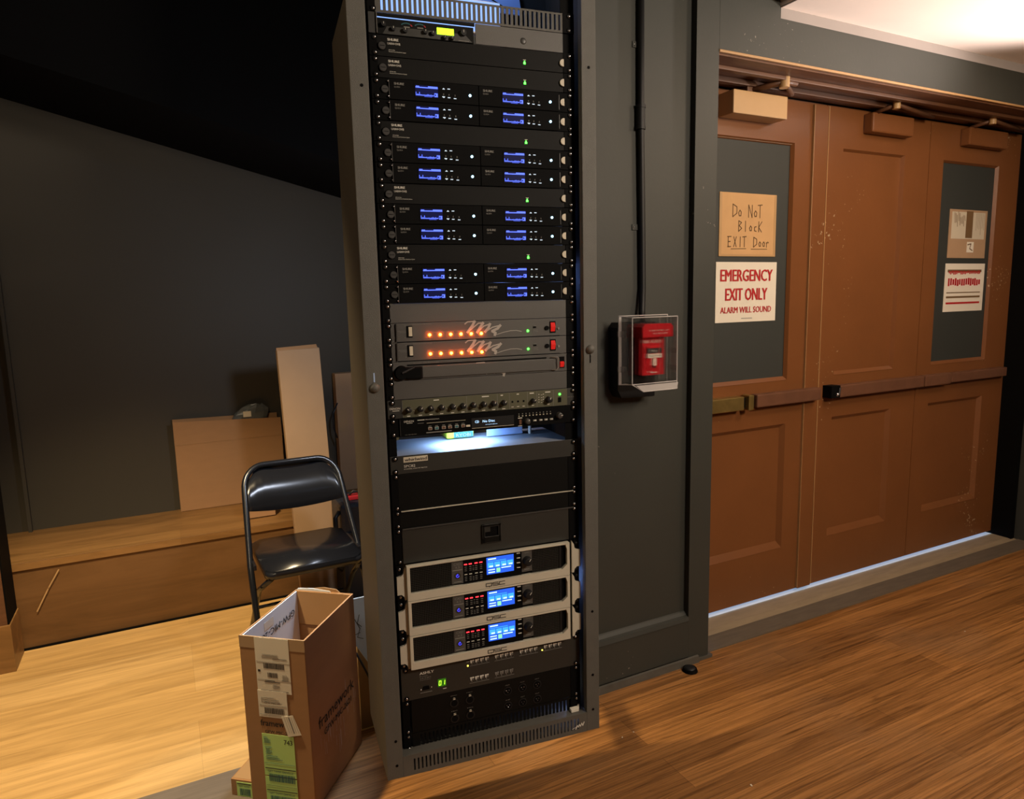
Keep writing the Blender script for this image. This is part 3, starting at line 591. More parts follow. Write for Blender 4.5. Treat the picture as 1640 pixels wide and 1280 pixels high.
def receiver(side):
    """half-rack receiver; local origin at its lower left corner"""
    t = thing('wireless_receiver', 'x', 'audio equipment', (0, 0, 0), YR, 'wireless receivers in the rack'); h = RU-.0014; w_ = .2030 if side == 'l' else .1985
    b = B(); b.box(.0005, w_, -.0035, .003, 0, h, 'dblack', .0008); b.obj('faceplate', t)
    b = B(); b.box(.001, w_-.001, .003, .18, .002, h-.002, 'black'); b.obj('chassis', t)
    b = B(); b.text('SHURE', .010, .0305, .0050, 'dim', .022, -.0041); b.text('SHURE', .0106, .0305, .0050, 'dim', .022, -.0041); b.text('QLXD4', .010, .0245, .0032, 'dim', .013, -.0041); b.obj('lettering', t)
    b = B(); b.box(.0545, .1575, -.0040, -.0034, .0065, .0365, 'dblack', .0003); b.obj('display_window', t)
    b = B(); y = -.0044
    b.box(.0570, .1085, y, -.0040, .0095, .0335, 'blueD'); b.box(.0578, .1080, y-.0002, y, .0278, .0300, 'blueL'); b.box(.0585, .066, y-.0002, y, .030, .0318, 'blueL'); b.box(.086, .1078, y-.0002, y, .0293, .0322, 'blueL')
    rr = random.Random(5); b.box(.0578, .098, y-.0002, y, .0118, .0132, 'blueL'); x = .0578
    while x < .101:
        hh = rr.choice((.0015, .001, .0022, .001, .0062)) if x < .08 else rr.choice((.0015, .0025, .0012)); b.box(x, x+.0012, y-.0002, y, .0128, .0128+hh, 'blueL'); x += .0026
    b.box(.100, .1075, y-.0002, y, .0105, .0185, 'blueL'); b.box(.101, .1035, y-.0003, y-.0002, .0125, .0165, 'blueD'); b.box(.077, .094, y-.0002, y, .0098, .0103, 'blueL')
    b.obj('display', t)
    b = B(); y = -.0046
    for x, z in ((.121, .0125), (.1335, .0115), (.1475, .0105), (.1335, .0300)): b.box(x-.0030, x+.0030, y, -.0040, z-.0008, z+.0008, 'ledsm')
    for x in (.1215,): b.prism([(x-.0032, .0285), (x+.0032, .0285), (x, .0315)], y, -.0040, 'ledsm'); b.prism([(x-.0030, .0125), (x+.0030, .0125), (x, .0100)], y, -.0040, 'ledsm')
    for x, z in ((.121, .0175), (.1335, .0170), (.1475, .0165)): b.ribbon([(x-.001, z-.002), (x+.001, z-.0005), (x-.001, z+.001), (x+.001, z+.002)], .0006, 'dim', y)
    b.obj('key', t)
    b = B(); b.cyl((.1830 if side == 'l' else .1765, -.0052, .0195), (.1830 if side == 'l' else .1765, -.0035, .0195), .0030, 'ledw', 14); b.obj('power_button', t)
    return t
sp0 = splitter(); rc = {'l': receiver('l'), 'r': receiver('r')}; usedr = {'l': 0, 'r': 0}
sp_names = ['uppermost black antenna splitter, directly under the green-display unit', 'second black antenna splitter from the top, directly above the first receivers', 'black antenna splitter between the first and second blocks of receivers',
            'black antenna splitter between the second and third blocks of receivers', 'lowest black antenna splitter, between the third and fourth blocks of receivers']
for i, k in enumerate((1, 2, 5, 8, 11)):
    loc = rw(.2502, CR, ZT-(k+1)*RU)
    if i == 0: sp0['label'] = sp_names[0]; sp0.location = loc
    else: dup(sp0, loc, YR, sp_names[i])
ordn = ['top', 'second', 'third', 'fourth']
def side_bracket(k, i, j):
    t = thing('rack_bracket', 'black bracket with round caps holding the %s row of the %s receiver block' % (('upper', 'lower')[j], ordn[i]), 'bracket', rw(.2502, CR, ZT-(k+1)*RU), YR, 'receiver mounting brackets')
    h = RU-.0014
    b = B(); b.box(0, .0385, -.0008, .003, 0, h, 'dblack', .0004); b.box(.0370, .0385, -.0045, 0, .0015, h-.002, 'steel' if False else 'cap'); b.obj('plate', t)
    capround(t, .0285, .020)
    b = B(); b.box(.4415, .4826, -.0008, .003, 0, h, 'dblack', .0004); b.box(.4415, .4425, -.0040, 0, .004, h-.006, 'cap'); b.obj('plate', t)
    b = B(); b.cyl((.4535, -.0014, .021), (.4535, -.0008, .021), .0095, 'dblack', 24)
    n = 14; pts = [(.4552, .021-.0082)]+[(.4535-.0082*math.sin(math.pi*q/n), .021-.0082*math.cos(math.pi*q/n)) for q in range(n+1)]+[(.4552, .021+.0082)]
    b.prism(pts, -.005, -.0008, 'cream'); b.obj('antenna_plug', t)
    b = B()
    for z in (.006, h-.006): b.dome((.0355, -.0045, z), .0018, 'steel', (0, -1, 0), .001, 8)
    b.obj('bolt', t); screws(t, h)
for i, k0 in enumerate((3, 6, 9, 12)):
    for j in range(2):
        k = k0+j; side_bracket(k, i, j)
        for s_, ux in (('l', .2502+.0385), ('r', .2502+.2425)):
            lab = 'black wireless receiver with blue screen, %s %s of the %s receiver block' % (('upper', 'lower')[j], {'l': 'left', 'r': 'right'}[s_], ordn[i])
            loc = rw(ux, CR, ZT-(k+1)*RU)
            if not usedr[s_]: rc[s_].location = loc; rc[s_]['label'] = lab; usedr[s_] = 1
            else: dup(rc[s_], loc, YR, lab)

# ---- blank + three power units
t, h = unit('blank_panel', 'dark grey blank rack panel below the last receivers', 'rack panel', 14, 1, panel='blank', depth=0)
LOGO = [(672, 130), (698, 112), (765, 112), (742, 150), (693, 208), (800, 132), (846, 132), (815, 170), (785, 215), (850, 162), (912, 145), (895, 180), (862, 215), (935, 178), (1012, 165), (985, 192), (930, 213), (962, 232), (955, 252)]
TAIL = [(945, 252), (985, 245), (1040, 232), (1110, 222), (1170, 224), (1220, 236)]
def logo(b, dx=0, dz=0, thick=1.0, tail=True):
    cv = lambda P: [(.1074+((630+x/5.857)-689)*.001527+dx, (262-y+(x-900)*.035)/170*RU+.0045+dz) for x, y in P]
    P = cv(LOGO)
    for i, (a, c) in enumerate(zip(P, P[1:])):
        d = abs(c[1]-a[1]); b.ribbon([a, c], (.0062 if c[1] < a[1] else .0030)*thick, 'logo', -.0006-.00002*i)
    if tail: b.ribbon(cv(TAIL), .0014, 'logo', -.0006)
def power_unit(k, label):
    t, h = unit('power_conditioner', label, 'audio equipment', k, 1, 'power conditioners', 'blank', x0=.030)
    b = B(); b.box(.0158, .0298, 0, .003, 0, h, 'blank'); b.box(.0275, .0285, -.004, 0, .002, h-.001, 'cap'); b.box(.030, .436, -.0012, 0, .0, .0012, 'dblack'); b.obj('side_plate', t)
    b = B(); b.box(.052, .066, -.0008, 0, .010, .037, 'dblack'); b.box(.0565, .0655, -.003, 0, .0125, .035, 'cream', .0006); b.obj('rocker_switch', t)
    for i in range(6):
        b = B(); b.dome((.1065+i*.0252, -.0004, .0145-.0003*i), .0032, 'ledo', (0, -1, 0), .0050, 12); b.obj('indicator_light', t)
    b = B(); b.dome((.352, -.0004, .0148), .0030, 'ledg', (0, -1, 0), .0028, 12); b.obj('power_led', t)
    b = B(); b.box(.4105, .4255, -.0015, 0, .008, .036, 'dblack'); b.prism([(-.0015, .011), (-.006, .023), (-.0015, .033)], .4125, .4235, 'redr', 'x'); b.cyl((.402, -.003, .020), (.402, 0, .020), .0055, 'dblack', 14); b.cyl((.433, -.003, .018), (.433, 0, .018), .0028, 'dim', 10); b.obj('red_rocker', t)
    b = B(); logo(b); b.ribbon([(.112, .0195), (.158, .0212)], .0005, 'dim'); b.ribbon([(.178, .0222), (.225, .0235)], .0005, 'dim'); b.text('ON TEMPERATURE', .156, .0205, .0020, 'dim', .020)
    b.text('MODULAR POWER SYSTEM', .066, .0385, .0022, 'dim', .045); b.text('SEQUENCE', .031, .0245, .002, 'dim', .020); b.text('SYSTEM', .036, .0212, .002, 'dim', .015); b.text('ON', .048, .036, .0018, 'dim'); b.text('OFF', .047, .009, .0018, 'dim')
    b.box(.366, .374, -.0008, 0, .021, .0265, 'dblack'); b.box(.366, .374, -.0010, -.0008, .0255, .0265, 'dim'); b.text('DELAY', .366, .015, .0022, 'dim', .012); b.text('SWITCH', .366, .011, .0022, 'dim', .013); b.text('POWER', .4125, .0385, .002, 'dim', .013); b.obj('printing', t)
    return t
power_unit(15, 'upper of the two power units with a row of six glowing orange lights')
power_unit(16, 'lower of the two power units with a row of six glowing orange lights')
t, h = unit('power_conditioner', 'power unit with a black pull-out lamp, below the two with orange lights', 'audio equipment', 17, 1, 'power conditioners', 'blank', x1=.462)
b = B(); b.box(.085, .418, -.0035, 0, .004, .031, 'blank', .001); b.box(.05, .40, -.0012, 0, .0335, .0365, 'dblack'); b.obj('light_drawer', t)
b = B(); b.cyl((.036, -.010, .018), (.036, 0, .018), .015, 'dblack', 20, .017); b.cyl((.036, -.010, .018), (.066, -.006, .030), .0035, 'black', 8); b.box(.045, .085, -.006, 0, .002, .031, 'dblack', .003); b.obj('pull_lamp', t)
b = B(); b.box(.4345, .4485, -.0015, 0, .008, .036, 'dblack'); b.prism([(-.0015, .010), (-.006, .020), (-.0015, .024)], .4365, .4465, 'redr', 'x'); b.obj('red_rocker', t)
b = B(); b.tube([(.412, -.004, .036), (.428, -.006, .036), (.431, -.006, .033), (.431, -.006, .010), (.426, -.006, .005), (.414, -.004, .004)], .0011, 'dim', 6); b.obj('wire_handle', t)
b = B(); logo(b, .020, -.0105, .95, False); b.text('POWER CONDITIONER', .066, .0375, .0024, 'dim', .060); b.obj('printing', t)
t, h = unit('blank_panel', 'dark grey blank rack panel just above the row of mixer knobs', 'rack panel', 18, 1, panel='blank', depth=.16)

# ---- mixer
t, h = unit('rack_mixer', 'black and gunmetal rack mixer with a row of small knobs', 'audio equipment', 19, 1, full=True, panel='unitg')
b = B(); b.box(.0350, .4550, -.0006, 0, .0010, h-.0005, 'gold'); b.obj('control_strip', t)
def knob(name, x, z, r, t, y=-.0006, dep=.012, m='black', ang=.6):
    b = B(); b.cyl((x, y-dep, z), (x, y, z), r*.82, m, 18, r); b.dome((x, y-dep, z), r*.82, m, (0, -1, 0), .001, 18)
    b.box(-.0006, .0006, -.0008, 0, r*.2, r*.8, 'white', X=Matrix.Translation((x, y-dep-.0010, z)) @ Matrix.Rotation(ang, 4, 'Y')); return b.obj(name, t)
kx = [.0485, .0761, .1017, .1277, .1546, .1803, .2063, .2325, .2582, .2842]
for i, x in enumerate(kx): knob('knob', x, .0190, .0072, t, ang=[-.9, .6, -.4, .4, .9, .5, .2, .3, .2, .5][i])
knob('knob', .3614, .0185, .0065, t, ang=.8); knob('knob', .4033, .0185, .0085, t, ang=.3)
b = B()
for x in (.3074, .3221, .3368): b.cyl((x, -.0012, .0195), (x, -.0006, .0195), .0026, 'dblack', 12)
b.box(.430, .438, -.002, 0, .010, .022, 'dblack'); b.obj('jack', t)
b = B()
for x in (.0344, .1902, .2683, .2999, .3473, .3725, .4170): b.box(x-.0004, x+.0004, -.0010, -.0006, .001, h-.001, 'dim')
for i, x in enumerate(kx):
    for a in range(-140, 141, 35): b.box(-.0003, .0003, 0, .0002, .0085, .0098, 'dim', X=Matrix.Translation((x, -.0010, .0190)) @ Matrix.Rotation(math.radians(a), 4, 'Y'))
    b.box(x-.004, x+.004, -.0010, -.0006, .0030, .0048, 'white')
    if i < 9: b.box(x+.0123, x+.0141, -.0010, -.0006, .0105, .0125, 'white'); b.box(x+.0123, x+.0141, -.0010, -.0006, .0145, .0162, 'white')
for x, w2 in ((.116, .013), (.238, .018), (.280, .006), (.322, .006), (.359, .011), (.402, .014)): b.box(x-w2/2, x+w2/2, -.0010, -.0006, .0365, .0388, 'white')
for x in (.3074, .3221, .3368, .3614, .4033): b.box(x-.003, x+.003, -.0010, -.0006, .0060, .0074, 'white')
for x in (.378, .390):
    for z in (.0330, .026, .020, .014): b.box(x-.001, x+.001, -.0010, -.0006, z-.001, z+.001, 'white'); b.box(.383, .387, -.001, -.0006, z-.002, z-.0008, 'white')
b.text('DENON', .0045, .0215, .0050, 'white', .0245); b.box(.011, .027, -.0008, 0, .0180, .0190, 'white'); b.text('DN-312X', .4565, .0200, .0026, 'dim', .018); b.obj('printing', t)
b = B(); b.dome((.4344, -.0004, .0300), .0030, 'ledg', (0, -1, 0), .0028, 12); b.obj('power_led', t)
# ---- cd player
t, h = unit('cd_player', 'black rack CD player with blue-white display reading No Disc', 'audio equipment', 20, 1, full=True, panel='dblack', depth=.17)
b = B(); b.box(.0280, .4500, -.004, 0, .0005, h-.0005, 'dblack', .0008); b.box(.0265, .0275, -.004, 0, .0025, h-.001, 'cap'); b.obj('front_bezel', t)
b = B(); b.box(.2000, .3090, -.0048, -.004, .0075, .0315, 'black'); b.obj('display_window', t)
b = B(); b.text('CD', .2085, .0195, .0060, 'vfd', .010, -.0052); b.text('No Disc', .2280, .0195, .0060, 'vfd', .031, -.0052); b.text('--:--:--', .2350, .0125, .0040, 'vfd', .030, -.0052); b.obj('display', t)
b = B(); b.text('DENON', .0360, .0345, .0046, 'white', .023, -.0044); b.box(.042, .056, -.0044, -.004, .0318, .0326, 'white'); b.box(.0680, .085, -.0044, -.004, .0368, .0384, 'white'); b.text('PROFESSIONAL', .0870, .0366, .0020, 'white', .034, -.0044)
b.box(.068, .083, -.0044, -.004, .0295, .0303, 'dim'); b.box(.090, .185, -.0044, -.004, .0285, .0293, 'cream'); b.box(.2005, .3085, -.0054, -.0048, .0065, .0073, 'cream')
for i, x in enumerate((.093, .109, .126, .1415, .158, .174)): b.box(x, x+.009, -.0062, -.004, .012, .0185, 'teal' if i in (1, 4) else 'bar', .0006); b.box(x+.001, x+.008, -.0044, -.004, .0205, .0218, 'dim')
b.box(.186, .196, -.006, -.004, .0120, .0165, 'cream', .0006); b.box(.088, .150, -.0044, -.004, .0048, .0072, 'dim'); b.text('CD RECEIVER', .0370, .0040, .0020, 'dim', .028, -.0044)
for i in range(10): x = .3227+i*.00936; b.box(x-.0011, x+.0011, -.0044, -.004, .0312, .0340, 'dim'); b.box(x-.0016, x+.0016, -.0048, -.004, .0262, .0285, 'cream')
for i, x in enumerate((.3600, .3760, .3900, .4050)): b.box(x, x+.0085, -.006, -.004, .0115, .0155, 'cap', .0005); b.box(x+.002, x+.0075, -.0064, -.006, .0125, .0145, 'white')
b.box(.320, .331, -.0044, -.004, .0215, .0235, 'white'); b.box(.320, .330, -.0044, -.004, .0020, .0034, 'white'); b.box(.3225, .3285, -.006, -.004, .0065, .0185, 'bar'); b.obj('controls', t)
knob('knob', .3441, .0130, .0075, t, -.004, .008, 'cap', .6); knob('knob', .4300, .0215, .0085, t, -.004, .010, 'cap', 1.4)
# ---- splitter with open gap above, lamp behind
t, h = unit('mic_splitter', 'dark grey splitter chassis labelled whirlwind SPC82 with a brightly lit flat top', 'audio equipment', 22, 1, full=True, panel='unitg', depth=0)
b = B(); b.box(.018, .466, .003, .200, .0, h-.001, 'shelf'); b.obj('chassis', t)
b = B(); b.box(.0310, .0895, -.0012, 0, .0270, .0400, 'cream', .0003); b.obj('badge', t)
b = B(); b.text('whirlwind', .0602, .0300, .0078, 'ink', .0530, -.0016, 'c'); b.text('whirlwind', .0608, .0300, .0078, 'ink', .0530, -.0016, 'c'); b.text('SPC82', .0316, .0150, .0062, 'white', .0270); b.text('8 CHANNEL 2-WAY MIC SPLITTER', .0316, .0098, .0024, 'white', .056); b.obj('lettering', t)
t = thing('work_lamp', 'lime green battery work lamp marked RYOBI inside the rack gap', 'light', rw(.452, CR+.14, ZT-22*RU-.0), YR)
b = B(); b.box(-.030, .045, 0, .09, 0, .10, 'ryobi', .006); b.obj('lamp_body', t)
b = B(); b.box(-.010, .042, -.001, 0, .002, .0165, 'teal', .0004); b.obj('label_plate', t)
b = B(); b.text('RYOBI', .016, .0045, .0085, 'lcdw', .040, -.0016, 'c'); b.obj('lettering', t)
lamp('work_lamp_light', 'AREA', rw(.455, CR+.085, ZT-21*RU-.003), 1.0, (.36, .58, 1), .13, rw(.455, CR+.085, ZT-22*RU), sy=.05)
lamp('rack_rear_light', 'POINT', rw(.62, 1.82, 1.52), 2.0, (.22, .38, 1), .04)
lamp('rack_rear_low_light', 'POINT', rw(.74, 1.80, .62), .35, (.26, .42, 1), .02)
lamp('rack_top_light', 'POINT', rw(.50, 1.66, 2.42), 2.0, (.26, .46, 1), .03)
b = B(); b.box(0, .20, 0, .002, 0, .16, 'bluelit'); b.ribbon([(.02, .02), (.10, .05), (.15, .02)], .004, 'cable', -.0006); o = b.obj('paper_sheet'); o.location = rw(.485, 1.80, 2.185); o.rotation_euler = (math.radians(-20), 0, YR); tag(o, 'pale blue-lit paper sheet inside the open top of the rack', 'paper')
b = B(); b.box(0, .10, 0, .004, 0, .055, 'bluelit'); o = b.obj('paper_slip'); o.location = rw(.53, CR+.13, ZT-22*RU); o.rotation_euler = (0, 0, YR); tag(o, 'pale blue-lit paper slip standing inside the rack gap right of the lime lamp', 'paper')
b = B(); b.cyl((0, 0, 0), (0, 0, .06), .0045, 'white2', 10); o = b.obj('cable_stub'); o.location = rw(.648, CR+.12, ZT-22*RU); tag(o, 'short white cable standing inside the rack gap', 'cable')
b = B(); b.box(0, .022, 0, .014, 0, .008, 'white2', .001); b.tube([(.022, .007, .004), (.03, .02, .01), (.03, .05, .05)], .003, 'white2', 8); o = b.obj('cable_plug'); o.location = rw(.700, CF+.012, .3435); o.rotation_euler = (0, 0, YR); tag(o, 'small white cable plug lying on the lower right lip inside the rack', 'cable')
lamp('plug_fill', 'POINT', rw(.715, CR+.03, .375), .12, (.4, .55, 1), .006)  # unseen point light added to make the plug a bright bluish spot
# ---- lower blanks
t, h = unit('blank_panel', 'tall plain black blank panel directly under the splitter chassis', 'rack panel', 23, 2, panel='unitb', depth=.02, x0=.016, x1=.468)
t, h = unit('blank_panel', 'narrow black panel with a thin bright upper edge, below the tall plain blank', 'rack panel', 25, 1, panel='unitb', depth=.05, x0=.016, x1=.468)
b = B(); b.box(.02, .468, -.004, 0, h-.002, h, 'silver'); b.obj('front_edge', t)
t, h = unit('rack_storage_unit', 'black rack storage drawer with a square recessed latch above the amplifiers', 'drawer', 26, 2, panel='unitg', x0=.02, x1=.472)
b = B(); b.box(.021, .471, -.003, 0, h-.003, h, 'cap'); b.box(.2185, .268, -.004, 0, .024, .030, 'black'); 
for a in ((.2185, .2255, .024, .072), (.261, .268, .024, .072), (.2185, .268, .065, .072), (.2185, .268, .024, .040)): b.box(a[0], a[1], -.005, 0, a[2], a[3], 'unitb', .0008)
b.box(.2255, .261, -.001, 0, .040, .065, 'dblack'); b.box(.2255, .240, -.003, 0, .052, .065, 'unitg'); b.obj('latch', t)
# ---- amplifiers
def amp():
    t = thing('power_amplifier', 'x', 'audio equipment', (0, 0, 0), YR, 'power amplifiers'); h = 2*RU-.0015; y0 = -.016
    b = B()
    # silver bezel: wings, ears with notches
    b.prism([(.028, .018), (.428, .018), (.4465, .0), (.4465, -.0), (.028, 0)], y0, -.002, 'silver'); b.box(.028, .4465, y0, -.002, h-.0045, h, 'silver', .0008)
    b.box(.023, .031, y0, -.002, 0, h, 'silver', .001)
    b.prism([(.428, .018), (.442, .030), (.442, .070), (.436, h), (.449, h), (.449, 0), (.4465, 0)], y0, -.002, 'silver')
    for s_ in (0, 1):
        f = lambda x: x if not s_ else .4826-x
        P = [(.024, .001), (.018, .001), (.016, .010), (.010, .016), (.0, .016), (.0, .061), (.010, .063), (.016, .068), (.018, .078), (.024, h)]
        P = [(f(x), z) for x, z in P]
        b.prism(P, y0+.008, -.002, 'silver')
    b.box(.031, .442, -.006, -.002, .0185, h-.0045, 'dblack'); b.obj('bezel', t)
    b = B(); b.box(.001, .015, -.0015, .0, 0, h, 'dblack'); b.box(.4676, .4816, -.0015, .0, 0, h, 'dblack')
    for x in (.008, .4746):
        for z in (.008, .078): b.dome((x, -.002, z), .0038, 'steel' if x < .1 else 'black', (0, -1, 0), .002, 10)
    b.obj('screw_plate', t)
    b = B(); b.box(.03, .452, -.002, .20, .001, h-.001, 'black'); b.obj('chassis', t)
    for x0, x1 in ((.0315, .133), (.3475, .4205)):
        b = B(); z0, z1 = .0215, h-.008; nx = int((x1-x0)/.0042); nz = int((z1-z0)/.0042)
        for k in range(nx+1): x = x0+(x1-x0)*k/nx; b.box(x-.0005, x+.0005, -.0105, -.009, z0, z1, 'unitg')
        for k in range(nz+1): z = z0+(z1-z0)*k/nz; b.box(x0, x1, -.0108, -.0092, z-.0005, z+.0005, 'unitg')
        b.obj('grille', t)
    b = B(); b.box(.1345, .1635, -.0105, -.006, .0225, h-.007, 'blank', .0006); b.obj('name_plate', t); b = B(); b.box(.318, .346, -.0105, -.006, .0255, h-.007, 'blank', .0006); b.obj('knob_plate', t); b = B(); b.box(.1635, .318, -.0100, -.006, .0195, h-.006, 'dblack'); b.obj('control_panel', t); b = B(); b.box(.4215, .4265, -.012, -.006, .022, h-.006, 'black'); b.obj('grille_edge', t)
    b = B(); b.box(.2245, .2965, -.0108, -.0100, .0335, .0775, 'lcdb')
    y = -.0112
    b.box(.2285, .2495, y, -.0106, .0715, .0745, 'lcdw'); b.box(.2285, .276, y, -.0106, .0665, .0680, 'lcdc')
    for i in range(4): x = .2275+i*.0172; b.box(x, x+.0150, y, -.0106, .0510, .0640, 'lcdc'); b.box(x+.004, x+.0135, y-.0002, y, .0520, .0560, 'lcdw')
    b.box(.2285, .246, y, -.0106, .0440, .0465, 'lcdw'); b.box(.263, .289, y, -.0106, .0455, .0480, 'lcdw'); b.box(.2285, .246, y, -.0106, .0370, .0400, 'lcdw'); b.box(.2500, .2600, y, -.0106, .0365, .0475, 'lcdn'); b.obj('display', t)
    b = B()
    for i, x in enumerate((.1705, .1825, .1975, .2100)):
        b.box(x-.0038, x+.0038, -.0106, -.0100, .0675, .0702, 'ledr')
    b.obj('clip_light', t)
    b = B()
    for i, x in enumerate((.1705, .1825, .1975, .2100)):
        for z in (.0620, .0570, .0525, .0360, .0315, .0270): b.box(x-.0028, x+.0028, -.0104, -.0100, z-.0006, z+.0006, 'dim')
        b.box(x-.0036, x+.0036, -.0106, -.0100, .0420, .0438, 'white')
    for z in (.0620, .0560, .0520, .034, .030, .026): b.box(.188, .192, -.0104, -.0100, z, z+.001, 'dim')
    for z in (.040, .0525, .065, .0775): b.box(.3045, .3135, -.0120, -.0100, z-.0007, z+.0009, 'white')
    b.text('CXD', .149, .0700, .0062, 'dim', .018, -.0109, 'c'); b.text('4.3', .149, .0620, .0055, 'dim', .011, -.0109, 'c'); b.box(.1365, .1615, -.0109, -.0104, .0565, .0585, 'dim'); b.box(.139, .159, -.0109, -.0104, .0265, .0280, 'dim')
    b.text('QSC', .332, .0750, .0040, 'dim', .014, -.0109, 'c'); b.box(.325, .339, -.0109, -.0104, .0310, .0322, 'dim'); b.obj('printing', t)
    b = B(); b.cyl((.149, -.0112, .0430), (.149, -.0104, .0430), .0082, 'ink', 22)
    for k in range(10):
        a0, a1 = [math.radians(60+k*30+d) for d in (0, 30)]; r = .0036
        b.ribbon([(.149+r*math.cos(a0), .043+r*math.sin(a0)), (.149+r*math.cos(a1), .043+r*math.sin(a1))], .0009, 'ledb', -.0118)
    b.ribbon([(.149, .0430), (.149, .0480)], .0009, 'ledb', -.0118)
    b.obj('power_button', t)
    knob('volume_knob', .332, .0545, .0125, t, -.0105, .014, 'black', .6)
    b = B(); 
    for s1, x0 in (('Q', .2200), ('S', .2375), ('C', .2550)):
        zz = .0052; hh = .0078; w3 = .0145; th = .0019; y = y0-.0006
        if s1 == 'Q': b.ribbon([(x0, zz), (x0+w3, zz), (x0+w3, zz+hh), (x0, zz+hh), (x0, zz)], th, 'ink', y); b.ribbon([(x0+w3*.6, zz-.0022), (x0+w3*.6, zz)], th, 'ink', y)
        if s1 == 'S': b.ribbon([(x0, zz), (x0+w3, zz), (x0+w3, zz+hh/2), (x0, zz+hh/2), (x0, zz+hh), (x0+w3, zz+hh)], th, 'ink', y)
        if s1 == 'C': b.ribbon([(x0+w3, zz), (x0, zz), (x0, zz+hh), (x0+w3, zz+hh)], th, 'ink', y)
    b.obj('maker_lettering', t)
    return t
A = amp(); al = ['topmost of the three silver and black power amplifiers', 'middle one of the three silver and black power amplifiers', 'lowest of the three silver and black power amplifiers, above the unit reading 01']
for i, k in enumerate((28, 30, 32)):
    loc = rw(.2502, CR-.0025, ZT-(k+2)*RU)
    if i == 0: A.location = loc; A['label'] = al[0]
    else: dup(A, loc, YR, al[i])
# ---- processor
t, h = unit('audio_processor', 'dark grey audio processor labelled ASHLY with green 01 digits and rows of small meters', 'audio equipment', 34, 2, full=True, panel='unitg')
b = B(); b.text('ASHLY', .0460, .0625, .0068, 'white', .0360); b.text('ASHLY', .0465, .0627, .0068, 'white', .0360); b.text('Protea', .0460, .0560, .0038, 'dim', .020); b.text('24.24M', .0460, .0505, .0038, 'dim', .028); b.text('SYSTEM PROCESSOR', .0460, .0465, .0022, 'dim', .027)
b.box(.046, .076, -.0006, 0, .0130, .0144, 'dim'); b.box(.104, .113, -.0006, 0, .0125, .0140, 'white')
def mrow(x0, x1, z, n, m='white', lw='dim'):
    p = (x1-x0)/n
    for i in range(n):
        x = x0+i*p+.0015; b.box(x, x+.0055, -.0008, 0, z, z+.0035, m); b.box(x+.0062, x+.0100, -.0008, 0, z+.0005, z+.004, m); b.box(x+.001, x+.004, -.0008, 0, z-.0045, z-.001, m); b.box(x+.0055, x+.0090, -.0008, 0, z-.004, z-.001, lw); b.box(x+.003, x+.0052, -.0008, 0, z-.0085, z-.0065, lw)
    b.box(x0, x1, -.0006, 0, z-.0125, z-.0118, 'dim')
for x in (.1755, .2420, .3100, .3780): mrow(x, x+.0530, .0710, 4)
mrow(.1740, .2265, .0240, 4); mrow(.2410, .2945, .0240, 4, 'dim'); b.box(.167, .175, -.0007, 0, .0705, .0725, 'dim'); b.obj('printing', t)
b = B(); b.cyl((.1705, -.001, .0610), (.1705, 0, .0610), .0022, 'ledy', 10); b.cyl((.3745, -.001, .0625), (.3745, 0, .0625), .0020, 'ledy', 10); b.obj('status_led', t)
b = B(); b.box(.0915, .1125, -.0008, 0, .0205, .0405, 'seg0')
def seg(x, z, w3, hh, segs):
    S7 = {'a': ((0, 1), (1, 1)), 'b': ((1, 1), (1, .5)), 'c': ((1, .5), (1, 0)), 'd': ((0, 0), (1, 0)), 'e': ((0, 0), (0, .5)), 'f': ((0, .5), (0, 1)), 'g': ((0, .5), (1, .5))}
    for s_ in segs: (a, c), (d, e) = S7[s_]; b.ribbon([(x+a*w3+c*.001, z+c*hh), (x+d*w3+e*.001, z+e*hh)], .0014, 'segg', -.0013)
seg(.0940, .0250, .0048, .0110, 'abcdef'); seg(.1035, .0250, .0048, .0110, 'bc'); b.obj('digit_display', t)
b = B(); b.prism([(.052, .021), (.070, .021), (.068, .030), (.054, .030)], -.002, 0, 'dblack'); b.dome((.048, 0, .0225), .0022, 'steel'); b.dome((.0745, 0, .0245), .0022, 'steel'); b.obj('data_port', t)
# ---- connector panel
t, h = unit('connector_panel', 'black connector panel with round microphone sockets below the unit reading 01', 'rack panel', 36, 2, panel='unitb', x0=.022, x1=.468)
for x, z in ((.1313, .057), (.1728, .057), (.1314, .0145), (.173, .0145)):
    b = B(); b.cyl((x, -.002, z), (x, 0, z), .0115, 'black', 22); b.cyl((x, -.0024, z), (x, -.002, z), .0082, 'dblack', 18); b.box(x-.004, x+.004, -.004, 0, z+.010, z+.0145, 'cream', .001); b.text('MIC', x-.008, z+.019, .0024, 'dim', .016); b.obj('socket', t)
for x in (.2754, .3167, .3581):
    for z in (.0575, .0160):
        b = B(); b.cyl((x, -.0015, z), (x, 0, z), .0115, 'black', 22); b.cyl((x, -.002, z), (x, -.0015, z), .0092, 'dblack', 20)
        for dx, dz in ((-.0035, .002), (.0035, .002), (0, -.0035)): b.dome((x+dx, -.002, z+dz), .0012, 'steel', (0, -1, 0), .001, 8)
        b.text('OUT', x-.006, z+.0150, .0024, 'dim', .012); b.obj('plug_socket', t)
t, h = unit('vent_panel', 'slotted black vent panel at the bottom of the rack above the lip', 'rack panel', 38, 1, depth=0, face=False)
b = B(); b.box(.022, .035, 0, .002, 0, h, 'unitb'); b.box(.455, .468, 0, .002, 0, h, 'unitb'); slotted(b, .035, .455, 0, h, .006, h-.006, 40, .45, 'unitb', 0, .002); b.obj('slotted_plate', t)

